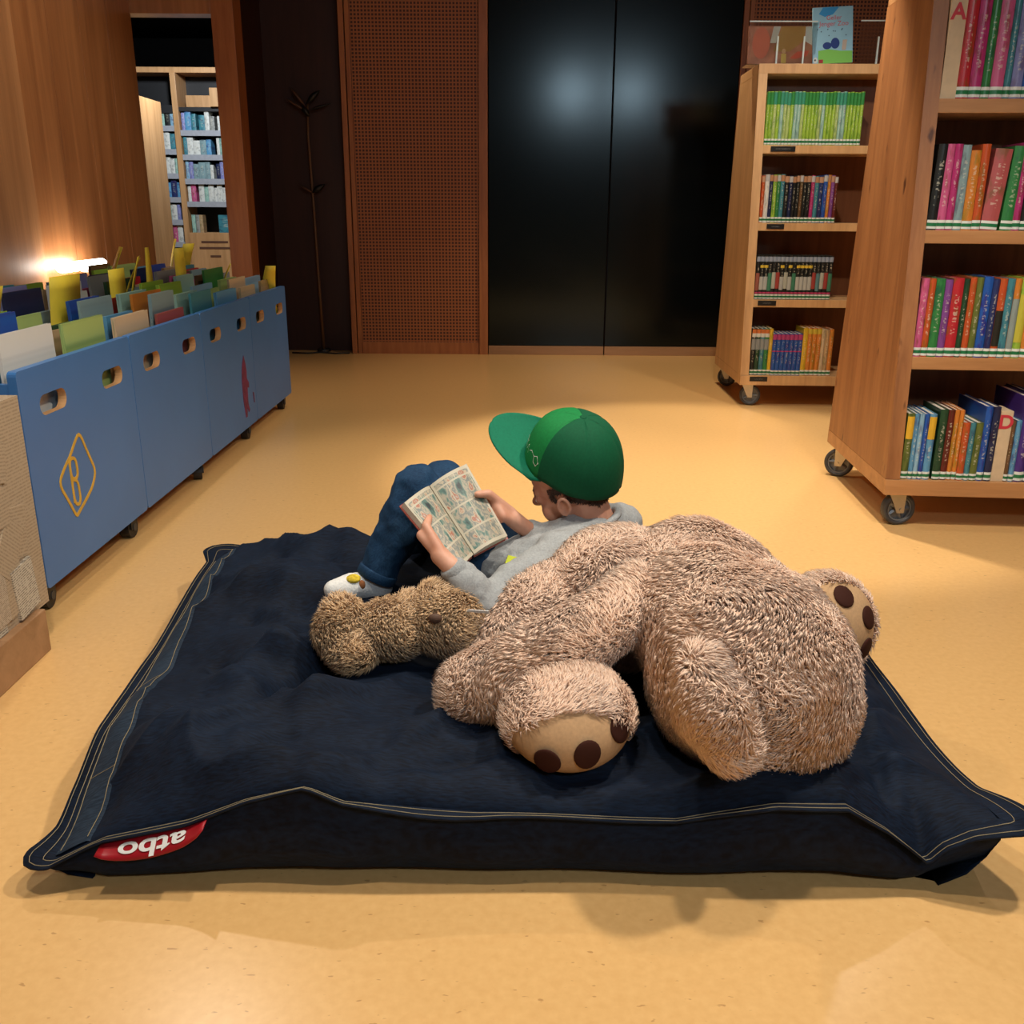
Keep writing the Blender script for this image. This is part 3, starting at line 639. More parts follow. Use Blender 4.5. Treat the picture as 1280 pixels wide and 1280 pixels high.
s4 = [(c, 5.2, 56, {'bands': ((.90, .985, (.55, .16, .04)), (.82, .90, (.6, .6, .55)), (.55, .78, (.25, .27, .27)))}) for c in ('black', 'dark_green', 'teal', 'green')] + [('yellow', 4.5, 56)]
s4 += [('blue', 5.1, 50, {'bands': ((.86, .985, (.40, .05, .18)), (.57, .595, (.5, .05, .2)))}) for i in range(7)] + [('yellow', 6, 57)] + [('orange', 5.4, 57, {'bands': ((.88, .985, (.55, .42, .05)),)}) for i in range(3)] + [('cream', 4.5, 56), ('tan', 5, 55), ('orange', 5, 56)]
row(MB_, 'farther cart', 'bottom shelf', SHELF[0], s4, PXB, HSB, group=G_B)
# black shelf labels
M_shlabel = mat_print('shelf_label_print', (0.012, 0.012, 0.012), (0.22, 0.22, 0.22), 1, 320, 0.75)
for z, x0, x1 in ((SHELF[3], .085, .21), (SHELF[2], .09, .18), (SHELF[1], .07, .165), (SHELF[0], .05, .145)):
    yy = yfront(z)
    o = box('shelf_label', (x0, yy - .006 + .004 * (z > .2), z - .031), (x1, yy + .0035, z - .006), M_label_black, cartB)
    b_ = box('print', (x0 + .025, yy - .0066 + .004 * (z > .2), z - .0215), (x1 - .025, yy - .002, z - .0155), M_shlabel, o)

# ------------------------------------------------ display on top of the farther cart
def glass_mat():
    m, nt, b = new_mat('clear_acrylic')
    b.inputs['Transmission Weight'].default_value = 1.0; b.inputs['Roughness'].default_value = 0.10; b.inputs['IOR'].default_value = 1.2; b.inputs['Base Color'].default_value = (0.97, 0.99, 0.98, 1)
    return m
M_acr = glass_mat()
M_acr_edge = plain('acrylic_edge', (0.62, 0.70, 0.68), rough=0.25)
def holder(label, x, wdt, hh, y, tilt):
    t = thing('acrylic_holder', label, 'book holder', group='acrylic book holders on the cart top'); t.matrix_world = MB_ @ Matrix.Translation((x, y, CH))
    o = box('front_sheet', (0, -.0025, .0), (wdt, .0005, hh), M_acr, t)
    box('edge', (0, -.003, hh), (wdt, .001, hh + .006), M_acr_edge, o)
    box('foot', (0, 0, 0), (wdt, .12, .003), M_acr, t)
    for k in (.43, .82):
        box('rib', (wdt * k - .004, -.010, .003), (wdt * k + .004, -.0026, .13), M_acr_edge, t)
    return t
holder('clear acrylic holder over the orange-brown picture book', -.055, .34, .195, yfront(CH) + .045, 0)
holder('clear acrylic holder right of the pale blue picture book', .50, .22, .20, yfront(CH) + .05, 0)
pb = thing('picture_book', 'orange-brown picture book lying behind clear acrylic on the farther cart', 'book', group='picture books on the cart top'); pb.matrix_world = MB_ @ Matrix.Translation((-.05, yfront(CH) + .060, CH + .004)) @ Matrix.Rotation(math.radians(-6), 4, 'X')
cv = box('cover', (0, 0, 0), (.325, .012, .180), plain('art_brown', (.36, .14, .075), noise_amt=.4, noise_scale=14), pb, .001)
def art(name, poly, colr, parent, y=-.0012, th=.0012):
    bm = bmesh.new(); add_plate(bm, poly, [], lambda u, v, w_: (u, y + w_ * 1.0, v), th); o = finish(bm, name, M_objcol, parent); o.color = (*colr, 1); return o
def circ(cx_, cy_, rx, ry, n=14, rot=0): return [(cx_ + rx * math.cos(2 * PI * k / n) * math.cos(rot) - ry * math.sin(2 * PI * k / n) * math.sin(rot), cy_ + rx * math.cos(2 * PI * k / n) * math.sin(rot) + ry * math.sin(2 * PI * k / n) * math.cos(rot)) for k in range(n)]
art('print_shape', circ(.065, .10, .045, .075), (.50, .13, .07), cv)
art('print_shape', [(.13, .06), (.165, .178), (.285, .178), (.28, .11), (.21, .06)], (.36, .20, .05), cv)
art('print_shape', [(.11, .10), (.125, .178), (.16, .178), (.14, .10)], (.45, .47, .44), cv, -.0014)
art('print_shape', [(.285, .11), (.285, .178), (.322, .178), (.322, .09)], (.48, .50, .48), cv)
art('print_shape', [(.215, .03), (.25, .06), (.31, .065), (.30, .04), (.24, .025)], (.60, .10, .05), cv, -.0014)
art('print_shape', [(.17, .005), (.17, .05), (.195, .05), (.195, .005)], (.60, .42, .10), cv, -.0016)
art('print_shape', circ(.182, .062, .010, .012), (.55, .33, .16), cv, -.0017)
pb = thing('picture_book', 'pale blue picture book with green meadow standing on the farther cart', 'book', group='picture books on the cart top'); pb.matrix_world = MB_ @ Matrix.Translation((.275, yfront(CH) + .035, CH + .001)) @ Matrix.Rotation(math.radians(-9), 4, 'X') @ Matrix.Rotation(math.radians(-3), 4, 'Y')
cv = box('cover', (0, 0, 0), (.20, .010, .268), plain('art_sky', (.26, .50, .66), noise_amt=.12, noise_scale=8), pb, .001)
box('page_block', (.003, .010, .003), (.197, .016, .265), M_pages, pb)
art('print_shape', [(.028, .0), (.028, .062), (.08, .068), (.14, .058), (.198, .056), (.198, 0)], (.20, .52, .10), cv)
art('print_shape', [(.03, .236), (.05, .266), (.13, .266), (.10, .232), (.06, .222)], (.04, .28, .62), cv)
art('print_shape', circ(.072, .085, .022, .017), (.02, .05, .22), cv, -.0014); art('print_shape', circ(.112, .095, .022, .026), (.02, .05, .22), cv, -.0014)
art('print_shape', [(.145, .062), (.15, .11), (.172, .11), (.165, .062)], (.45, .38, .33), cv, -.0014)
art('print_shape', [(.03, .003), (.03, .02), (.052, .02), (.052, .003)], (.35, .03, .04), cv, -.0016)
art('print_shape', circ(.014, .018, .011, .014), (.60, .62, .62), cv, -.0014); art('print_shape', circ(.012, .018, .004, .005), (.02, .02, .03), cv, -.0018)
for k in range(9): art('print_dot', circ(.03 + .018 * k + r_.uniform(-.01, .01), r_.uniform(.115, .165), .003, .003, 8), (.06, .10, .20), cv)
def text_mesh(body, size, mat, parent, name='lettering', extrude=.0004, offset=0.0):
    cu = bpy.data.curves.new('txt', 'FONT'); cu.body = body; cu.size = size; cu.extrude = extrude; cu.offset = offset; cu.align_x = 'CENTER'
    tmp = bpy.data.objects.new('tmp', cu); COL.objects.link(tmp); dg = bpy.context.evaluated_depsgraph_get()
    me = bpy.data.meshes.new_from_object(tmp.evaluated_get(dg)); bpy.data.objects.remove(tmp)
    return mesh_obj(name, me, mat, parent)
for body, zz, sz in (('Geller', .207, .030), ('Jenger Zoo', .178, .032)):
    t = text_mesh(body, sz, plain('coral_print', (.50, .10, .12), rough=.6), cv); t.rotation_euler = (PI / 2, 0, 0); t.location = (.105, -.001, zz)

# ================================================================== BLUE PICTURE-BOOK BINS
BX1, BX0 = -1.18, -1.98; BY = [2.21, 2.895, 3.58, 4.265, 4.95]; BZ0, BZ1 = 0.075, 0.63
blabels = ['blue picture-book bin with yellow B emblem beside the newspaper column', 'plain blue picture-book bin next to the bin with yellow emblem', 'blue picture-book bin with small purple figure on its front', 'last blue picture-book bin nearest the dark alcove']
bname = ['nearest bin', 'second bin', 'third bin', 'farthest bin']
bcols = ['white', 'pale_green', 'teal', 'pink', 'tan', 'sky', 'red', 'green', 'navy', 'cream', 'light_blue', 'grey', 'pale_teal', 'orange', 'brown', 'lime', 'grey_teal', 'dark_green', 'lavender', 'blue']
rb = random.Random(11)
bm = bmesh.new(); add_box(bm, (-.5, 0, 0), (.5, .04, 1)); add_box(bm, (-.5, .04, 0), (-.36, 1, 1)); add_box(bm, (.36, .04, 0), (.5, 1, 1)); PBC = bpy.data.meshes.new('picture_cover'); bm.to_mesh(PBC); bm.free(); PBC.materials.append(M_book)
bm = bmesh.new(); add_box(bm, (-.36, .04, .01), (.36, .985, .99)); PBP = bpy.data.meshes.new('picture_pages'); bm.to_mesh(PBP); bm.free(); PBP.materials.append(M_pages)
def stroke(pts, wd, th, name, mat, parent, closed=False):
    """flat painted line in the plane of the bin's front panel (local y-z plane)"""
    bm = bmesh.new(); n = len(pts); V = [Vector((p[0], p[1])) for p in pts]; A = []; B = []
    for i in range(n):
        a = V[i - 1] if (closed or i > 0) else V[i]; c = V[(i + 1) % n] if (closed or i < n - 1) else V[i]
        d = (c - a).normalized(); nn = Vector((-d.y, d.x)) * wd / 2
        for L_, q in ((A, V[i] + nn), (B, V[i] - nn)):
            L_.append((bm.verts.new((0, q.x, q.y)), bm.verts.new((th, q.x, q.y))))
    for i in range(n if closed else n - 1):
        j = (i + 1) % n
        bm.faces.new((A[i][1], A[j][1], B[j][1], B[i][1])); bm.faces.new((A[i][0], A[j][0], A[j][1], A[i][1])); bm.faces.new((B[i][0], B[j][0], B[j][1], B[i][1]))
    return finish(bm, name, mat, parent)
def smooth_poly(pts, closed=True, it=2):
    for _ in range(it):
        q = []; n = len(pts)
        for i in range(n if closed else n - 1):
            a, b_ = pts[i], pts[(i + 1) % n]
            q += [(a[0] * .78 + b_[0] * .22, a[1] * .78 + b_[1] * .22), (a[0] * .22 + b_[0] * .78, a[1] * .22 + b_[1] * .78)]
        pts = q
    return pts
M_logo = plain('yellow_paint', (0.62, 0.36, 0.04), rough=0.5)
for k in range(4):
    y0, y1 = BY[k] + .002, BY[k + 1] - .002; L = y1 - y0
    t = thing('book_bin', blabels[k], 'book bin', (BX1, y0, 0), 0, 'blue picture-book bins in a row')
    W = BX1 - BX0
    outer = rounded_rect(0, BZ0, L, BZ1, .012, 3)
    holes = [rounded_rect(c - .072, .503, c + .072, .555, .0255, 5) for c in ((.165, .535) if k else (.165, .535))]
    bm = bmesh.new(); add_plate(bm, outer, holes, lambda u, v, w_: (-w_, u, v), .022)
    fp = finish(bm, 'front_panel', M_blue, t); fp.data.materials.append(M_binwood)
    for pl in fp.data.polygons:      # raw plywood shows inside the grip slots
        c_ = pl.center
        if abs(pl.normal.x) < .3 and .495 < c_.z < .565 and .02 < c_.y < L - .02: pl.material_index = 1
    bm = bmesh.new(); add_plate(bm, outer, [], lambda u, v, w_: (-W + w_, u, v), .022); finish(bm, 'rear_panel', M_blue, t)
    for yy in (0.001, L - .019):
        box('end_panel', (-W + .022, yy, BZ0), (-.0225, yy + .018, BZ1 - .03), M_blue if (k == 0 and yy < .1) else M_binwood, t)
    box('bottom_panel', (-W + .022, .02, BZ0), (-.0225, L - .02, BZ0 + .18), M_binwood, t)
    box('partition', (-W + .022, L / 2 - .007, BZ0 + .18), (-.0225, L / 2 + .007, BZ1 - .06), M_binwood, t)
    for xx in (-.27, -.53):
        box('partition', (xx - .006, .02, BZ0 + .18), (xx + .006, L / 2 - .008, BZ1 - .05), M_binwood, t)
        box('partition', (xx - .006, L / 2 + .008, BZ0 + .18), (xx + .006, L - .02, BZ1 - .05), M_binwood, t)
    for (xx, yy) in ((-.045, L - .06), (-.045, .06), (-W + .06, L - .06), (-W + .06, .06)):
        if yy < .1 and k > 0 and xx > -.1: continue
        bm = bmesh.new()
        add_box(bm, (-.03, -.03, .066), (.03, .03, .075)); add_tube(bm, [(-.016, 0, .034), (.016, 0, .034)], .034, 16); add_box(bm, (-.021, -.022, .03), (-.017, .022, .07)); add_box(bm, (.017, -.022, .03), (.021, .022, .07))
        c = finish(bm, 'caster', M_black, t); c.location = (xx, yy, 0); c.rotation_euler = (0, 0, rb.uniform(-.6, .6))
        bm = bmesh.new(); add_tube(bm, [(-.023, 0, .034), (.023, 0, .034)], .012, 12); finish(bm, 'hub', M_grey_tyre, c)
    if k == 0:
        lg = bpy.data.objects.new('emblem', None)
        ly = lambda y: y - y0
        rh = smooth_poly([(ly(2.491), .423), (ly(2.525), .355), (ly(2.560), .295), (ly(2.528), .258), (ly(2.492), .240), (ly(2.43), .214), (ly(2.412), .206), (ly(2.385), .252), (ly(2.340), .318), (ly(2.385), .352), (ly(2.422), .372), (ly(2.455), .400)], True, 2)
        e1 = stroke(rh, .0095, .0016, 'emblem', M_logo, fp, True)
        lb = stroke(smooth_poly([(ly(2.412), .366), (ly(2.448), .362), (ly(2.452), .318), (ly(2.440), .305), (ly(2.412), .312)], True, 2), .009, .0022, 'emblem_letter', M_logo, fp, True)
        lb = stroke(smooth_poly([(ly(2.412), .312), (ly(2.445), .298), (ly(2.448), .245), (ly(2.436), .233), (ly(2.412), .243)], True, 2), .009, .0020, 'emblem_letter', M_logo, fp, True)
        stroke([(ly(2.412), .245), (ly(2.412), .364)], .009, .0018, 'emblem_letter', M_logo, fp)
    if k == 2:
        M_mag = plain('purple_print', (0.14, 0.015, 0.075), rough=0.5, noise_amt=.5, noise_scale=40)
        fy = 4.075 - y0
        bm = bmesh.new()
        add_plate(bm, [(fy + .03, .395), (fy + .05, .36), (fy + .06, .32), (fy + .055, .29), (fy + .085, .265), (fy + .08, .245), (fy + .055, .25), (fy + .05, .18), (fy + .07, .145), (fy + .05, .14), (fy + .03, .165), (fy + .022, .125), (fy, .125), (fy - .01, .165), (fy - .02, .20), (fy - .022, .29), (fy - .01, .335), (fy + .005, .365)], [], lambda u, v, w_: (w_, u, v), .0015)
        finish(bm, 'painted_figure', M_mag, fp)
        bm = bmesh.new(); add_plate(bm, [(fy + .135, .215), (fy + .15, .21), (fy + .155, .165), (fy + .145, .165)], [], lambda u, v, w_: (w_, u, v), .0015); finish(bm, 'painted_figure', M_mag, fp)
    # books: two columns per bin, covers parallel to the front panel
    for cidx in range(2):
        x = -.045; i = 0
        ybase = .025 + cidx * (L / 2)
        while x > -W + .06:
            near = abs(x + .27) < .02 or abs(x + .53) < .02
            if near: x -= .03; continue
            wd = rb.uniform(.20, .285); h = rb.uniform(.40, .475) + .006 * min(i, 6) if i > 0 else rb.uniform(.40, .44); th = rb.uniform(.008, .016)
            cn = bcols[rb.randrange(len(bcols))]
            if k == 0 and cidx == 0 and i == 0: cn = 'white'; wd = .27; h = .455
            if k == 0 and cidx == 0 and i == 1: cn = 'light_blue'; wd = .28; h = .42
            if k == 0 and cidx == 1 and i == 0: cn = 'pale_green'; wd = .26; h = .445
            if k == 1 and cidx == 0 and i == 0: cn = 'cream'; wd = .27; h = .425
            if k == 1 and cidx == 1 and i == 0: cn = 'dusty_red'; wd = .27; h = .40
            off = rb.uniform(0, max(.0, L / 2 - .04 - wd))
            lean = rb.uniform(-.10, .02) if i else -.02
            if i >= 14: break
            o = bpy.data.objects.new('picture_book', PBC); COL.objects.link(o)
            # local thickness axis x, width y, height z; sits on the raised bin bottom
            o.matrix_world = Matrix.Translation((BX1 + x, y0 + ybase + off, BZ0 + .1805)) @ Matrix.Rotation(lean, 4, 'Y') @ Matrix.Diagonal((th, wd, h, 1))
            o.color = (*CN[cn], 1)
            tag(o, '%s picture book, %s column of %s, %s behind the front panel' % (cn.replace('_', ' '), 'left' if cidx == 0 else 'right', bname[k], ORD[i]), 'book', 'picture books in the blue bins')
            p = bpy.data.objects.new('page_block', PBP); COL.objects.link(p); p.parent = o
            i += 1; x -= rb.uniform(.040, .062)

def bent_card(label, x, y, z0, wd, h, bend, taper=1.0, rz=0.0):
    bm = bmesh.new(); n = 8; A = []
    for i in range(n + 1):
        s = i / n; zz = h * s; dx = bend * s * s; hw = wd / 2 * (1 - (1 - taper) * s)
        A.append([bm.verts.new((dx, -hw, zz - abs(bend) * .25 * s * s)), bm.verts.new((dx, hw, zz - abs(bend) * .25 * s * s)), bm.verts.new((dx - .002, hw, zz - abs(bend) * .25 * s * s)), bm.verts.new((dx - .002, -hw, zz - abs(bend) * .25 * s * s))])
    for a, b_ in zip(A, A[1:]):
        for k in range(4): bm.faces.new((a[k], a[(k + 1) % 4], b_[(k + 1) % 4], b_[k]))
    bm.faces.new(A[-1]); bm.faces.new(list(reversed(A[0]))); bmesh.ops.recalc_face_normals(bm, faces=bm.faces)
    o = finish(bm, 'card_divider', M_yellow, None, True); o.location = (x, y, z0); o.rotation_euler = (0, 0, rz)
    tag(o, label, 'divider', 'yellow card dividers in the bins'); return o
cards = [  # x, y, width, top z, bend, taper, rz
    (-1.42, 2.52, .20, .80, .05, .8, .2), (-1.33, 2.34, .13, .74, .03, .5, .1), (-1.66, 2.60, .20, .755, .05, .9, .3), (-1.44, 3.05, .22, .80, .02, .95, 0), (-1.40, 3.40, .15, .80, .0, .9, 0), (-1.48, 3.66, .14, .83, .06, .8, .3),
    (-1.72, 4.02, .15, .85, .09, .7, .5), (-1.55, 3.74, .16, .82, .10, .6, .3), (-1.42, 3.76, .14, .86, 0, .25, 0), (-1.42, 4.12, .14, .845, .0, .9, 0), (-1.40, 4.50, .22, .76, .08, .6, .3), (-1.75, 4.86, .14, .86, .06, .9, .4), (-1.70, 5.00 - .12, .10, .84, .10, .7, -.5), (-1.25, 4.86, .10, .74, .12, .5, -1.1)]
for i, (x, y, wd, top, bend, tp, rz) in enumerate(cards):
    bent_card('yellow card divider sticking up from the bins, %s from the newspaper column' % ORD[i], x, y, .45, wd, top - .45 + abs(bend) * .25, bend, tp, rz)

# ------------------------------------------------ counter, lamp and cable behind the bins
ct = thing('wall_counter', 'low wooden counter along the veneer wall behind the bins', 'counter', (-2.17, 4.6, 0))
box('worktop', (-.135, -1.6, .56), (.135, 1.2, .60), M_binwood, ct, .003); box('front_board', (.09, -1.6, 0), (.11, 1.2, .56), M_wallpale, ct); 
for yy in (-1.58, -.2, 1.17): box('leg_board', (-.13, yy, 0), (.088, yy + .02, .56), M_wallpale, ct)
m, nt, b = new_mat('lamp_glow'); b.inputs['Base Color'].default_value = (1, .97, .9, 1); b.inputs['Emission Color'].default_value = (1, .95, .86, 1); b.inputs['Emission Strength'].default_value = 14
M_glow = m
lp = thing('tube_lamp', 'glowing white tube lamp on a thin stand behind the bins', 'lamp', (-2.16, 5.0, .60))
bm = bmesh.new(); add_tube(bm, [(-.07, -.26, .120), (-.07, -.24, .121), (-.07, .24, .123), (-.07, .26, .123)], [.018, .024, .024, .018], 14); finish(bm, 'tube', M_glow, lp, True)
bm = bmesh.new(); add_tube(bm, [(0.03, .05, .0), (0.03, .05, .05), (-.02, .0, .085), (-.068, -.03, .094)], .006, 8); finish(bm, 'stand', M_steel, lp, True)
bm = bmesh.new(); add_tube(bm, [(.03, .05, 0), (.03, .05, .012)], [.05, .045], 20); finish(bm, 'base', M_steel, lp)
bm = bmesh.new(); add_tube(bm, [(-2.318, 3.95, .60), (-2.316, 4.12, .66), (-2.316, 4.22, .76), (-2.316, 4.18, .84), (-2.316, 4.02, .86), (-2.318, 3.9, .83)], .004, 6)
tag(finish(bm, 'cable', M_black, None, True), 'dark cable looping against the pale veneer wall', 'cable')
bm = bmesh.new(); add_box(bm, (-2.28, 3.72, .6005), (-2.10, 4.30, .640), .003); tag(finish(bm, 'storage_box', plain('pale_grey_plastic', (.5, .5, .52), rough=.4)), 'flat pale grey box on the counter below the cable', 'box')

# ------------------------------------------------ thin plant-shaped sculpture in the alcove
ps = thing('stalk_sculpture', 'tall thin dark stalk with leaves against the dark alcove wall', 'sculpture', (-1.42, 7.02, 0))
M_stalk = plain('stalk_bronze', (0.16, 0.075, 0.03), rough=0.5); M_leaf = plain('leaf_dark', (0.012, 0.010, 0.008), rough=0.5); M_leafb = plain('leaf_bronze', (0.11, 0.05, 0.025), rough=0.5)
bm = bmesh.new(); add_tube(bm, [(0.01, 0, .02), (0.0, 0, .5), (-.01, 0, 1.1), (-.02, 0, 1.5), (-.012, 0, 1.72)], [.010, .009, .008, .007, .006], 8); finish(bm, 'stem', M_stalk, ps, True)
bm = bmesh.new(); add_tube(bm, [(.01, 0, 0), (.01, 0, .02)], [.05, .045], 20); finish(bm, 'base', M_leaf, ps)
def leaf(p, d, L, wd, mat):
    bm = bmesh.new(); d = Vector(d).normalized(); s = d.cross(Vector((0, 1, 0))).normalized(); n = 6; rows = []
    for i in range(n + 1):
        q = i / n; hw = wd * math.sin(PI * min(.98, q * .92 + .06)); c = Vector(p) + d * L * q + Vector((0, -.02 * math.sin(q * PI), 0))
        rows.append([bm.verts.new(c + s * hw), bm.verts.new(c + Vector((0, -.005, 0))), bm.verts.new(c - s * hw), bm.verts.new(c + Vector((0, .003, 0)))])
    for a, b_ in zip(rows, rows[1:]):
        for k in range(4): bm.faces.new((a[k], a[(k + 1) % 4], b_[(k + 1) % 4], b_[k]))
    bm.faces.new(rows[-1]); bm.faces.new(list(reversed(rows[0]))); finish(bm, 'leaf', mat, ps, True)
leaf((-.015, -.01, 1.70), (.75, 0, .7), .13, .020, M_leaf); leaf((-.03, -.01, 1.69), (-.6, 0, .75), .15, .012, M_leafb); leaf((-.03, -.01, 1.66), (-.75, 0, .42), .15, .012, M_leafb)
leaf((0, -.01, 1.62), (-.5, 0, .7), .09, .020, M_leaf); leaf((.0, -.01, 1.66), (.9, 0, .25), .16, .010, M_leaf); leaf((-.01, -.01, 1.12), (.8, 0, .5), .11, .022, M_leaf); leaf((-.01, -.01, 1.12), (-.8, 0, .5), .11, .010, M_leafb)
bm = bmesh.new(); add_tube(bm, [(-1.62, 6.90, .006), (-1.5, 6.88, .006), (-1.42, 6.93, .006), (-1.3, 6.88, .006), (-1.2, 6.90, .006)], .006, 6); tag(finish(bm, 'floor_cable', M_black, None, True), 'thin black cable lying on the floor before the alcove', 'cable')

# ================================================================== FAR BOOKCASES
FY = 11.0
fc = thing('far_bookcase', 'tall wooden bookcase with cool-lit shelves seen through the doorway', 'bookshelf', (-3.65, FY, 0))
box('top_board', (-1.35, 0, 2.40), (1.0, .35, 2.455), M_farcase, fc, .003)
for x in (-1.35, -.06, .94): box('upright', (x, -.01, 0), (x + .06, .35, 2.40), M_farcase, fc, .003)
box('back_board', (-1.3, .33, 0), (.95, .35, 2.40), M_shelfdark, fc)
dr = box('drawer_unit', (.0, -.03, 0), (.90, .33, .755), M_farcase, fc, .003)
for zz, l in ((.655, .30), (.59, .35), (.50, .12)): box('drawer_mark', (.26 - l / 2 + .02, -.034, zz - .011), (.26 + l / 2 + .02, -.029, zz + .011), plain('mark_brown', (.10, .04, .02)), dr)
FS = [1.815, 1.565, 1.315, 1.075]; rf = random.Random(21)
fcols = ['white', 'white', 'sky', 'teal', 'pink', 'grey', 'navy', 'light_blue', 'white', 'pale_teal', 'lavender', 'black', 'white', 'dark_blue', 'grey_teal']
def far_row(x0, x1, z, side, rname):
    x = x0; n = 0
    while x < x1 - .04 and n < 30:
        th = rf.uniform(.03, .075); h = rf.uniform(.155, .205); cn = fcols[rf.randrange(len(fcols))]
        if rf.random() < .1: x += .03; continue
        n += 1
        o = bpy.data.objects.new('book', U_COVER); COL.objects.link(o)
        o.matrix_world = Matrix.Translation((x + th / 2, FY + .03, z)) @ Matrix.Diagonal((th - .002, .15, h, 1)); o.color = (*CN[cn], 1)
        tag(o, '%s book, %s on the %s of far bookcase, %s bay' % (cn.replace('_', ' '), ORD[n - 1], rname, side), 'book', 'books on the far bookcase')
        p = bpy.data.objects.new('page_block', U_PAGES); COL.objects.link(p); p.parent = o
        x += th
rn = ['top book shelf', 'second book shelf', 'third book shelf', 'fourth book shelf', 'fifth book shelf', 'sixth book shelf', 'lowest book shelf']
for i, z in enumerate(FS):
    s = box('shelf', (.0, .015, z - .045), (.94, .33, z), M_shelfdark, fc); box('shelf_strip', (.0, .005, z - .045), (.94, .0145, z + .012), M_shelfstrip, s)
    far_row(-3.64, -3.08, z, 'right', rn[i])
s = box('shelf', (.0, .015, 2.02), (.94, .33, 2.06), M_shelfdark, fc)
bk = tag(box('cardboard_box', (-3.57, FY + .03, 2.062), (-3.25, FY + .25, 2.18), M_farcase, None, .004), 'low tan box on the top shelf of the far bookcase', 'box')
bk = tag(box('wooden_box', (-3.29, FY - .035, 2.062), (-3.12, FY + .0285, 2.25), M_binwood, None, .004), 'upright pale box beside the low tan box on far bookcase', 'box')
for i, (xx, cn) in enumerate(((-3.62, 'pale_teal'), (-3.575, 'grey'), (-3.535, 'tan'), (-3.32, 'teal'))):
    w_ = .042 if i < 3 else .15
    o = bpy.data.objects.new('book', U_COVER); COL.objects.link(o); o.matrix_world = Matrix.Translation((xx + w_ / 2, FY + .01, .756)) @ Matrix.Diagonal((w_ - .002, .12 if i < 3 else .03, .19, 1)); o.color = (*CN[cn], 1)
    tag(o, '%s book, %s above the drawer unit of the far bookcase' % (cn.replace('_', ' '), ORD[i]), 'book', 'books on the far bookcase')
s = box('shelf', (-1.29, .015, 2.0), (-.065, .33, 2.08), M_shelfdark, fc)
for i, z in enumerate((1.86, 1.62, 1.37, 1.12, .88, .64, .40)):
    s = box('shelf', (-1.29, .015, z - .045), (-.065, .33, z), M_shelfdark, fc); box('shelf_strip', (-1.29, .005, z - .045), (-.065, .0145, z + .012), M_shelfstrip, s)
    far_row(-4.02, -3.715, z, 'left', rn[i])
pn = tag(box('shelf_end_panel', (-3.44, 9.0, 0), (-3.40, 9.75, 1.98), M_farcase, None, .003), 'pale wooden end panel standing before the far bookcase', 'panel')
#PART3
# ================================================================== DENIM FLOOR CUSHION
BCX, BCY, BHX, BHY = -0.012, 1.795, 0.765, 0.575
def smoothstep(a, b, x): 
    t = np.clip((x - a) / (b - a), 0, 1); return t * t * (3 - 2 * t)
_fx = [-.80, -.70, -.62, -.49, -.40, -.31, -.255, -.05, .255, .40, .51, .575, .640, .662, .70, .75, .80]
_fz = [.030, .036, .075, .105, .140, .160, .135, .118, .108, .140, .142, .100, .045, .075, .100, .118, .135]
def seam_z(s, t, x):
    zf = np.interp(x, _fx, _fz); wf = smoothstep(0.80, 1.0, -t)
    side = .105 + .012 * np.sin(5 * t + 1.3 * s) + .02 * smoothstep(.3, 1, t) * smoothstep(.2, -1, s)
    side = side * (1 - smoothstep(-.55, -1.0, t) * smoothstep(-.7, -1, s) * .6)
    return side * (1 - wf) + zf * wf
FOLDS = [  # x0, y0, x1, y1, amplitude, width: creases radiating from the weight of the plush and the reader
    (-.47, 1.46, -.30, 1.66, -.026, .022), (-.52, 1.55, -.36, 1.74, .018, .030), (-.40, 1.40, -.25, 1.52, .016, .025), (-.62, 1.80, -.36, 1.86, -.014, .030), (-.66, 1.95, -.40, 1.93, .014, .035),
    (-.55, 2.10, -.28, 2.02, -.014, .030), (-.30, 1.33, -.05, 1.42, .014, .030), (-.35, 1.60, -.33, 1.80, -.02, .025), (.0, 1.27, .22, 1.30, -.012, .025), (.50, 1.33, .70, 1.40, -.018, .022), (.52, 1.42, .72, 1.50, .016, .030), (.55, 1.28, .62, 1.24, .020, .020), (.50, 1.55, .72, 1.62, -.012, .02),
    (-.69, 1.40, -.50, 1.52, -.012, .025), (-.20, 2.10, .1, 2.22, .02, .05), (.585, 1.22, .60, 1.36, -.03, .022),
    (-.58, 1.33, -.38, 1.44, .016, .018), (-.45, 1.30, -.33, 1.36, -.014, .016), (-.50, 1.62, -.34, 1.62, .020, .018), (-.48, 1.72, -.33, 1.78, -.020, .018), (-.56, 1.86, -.42, 1.76, .016, .020), (-.66, 2.02, -.52, 2.12, -.016, .022), (-.48, 2.16, -.30, 2.12, .016, .022), (-.60, 1.66, -.50, 1.56, -.014, .02),
    (-.20, 1.28, .02, 1.33, -.014, .016), (.22, 1.25, .42, 1.27, .014, .016), (.56, 1.36, .70, 1.33, .018, .014), (.60, 1.46, .73, 1.56, -.016, .014), (.62, 1.58, .72, 1.68, .014, .016)]
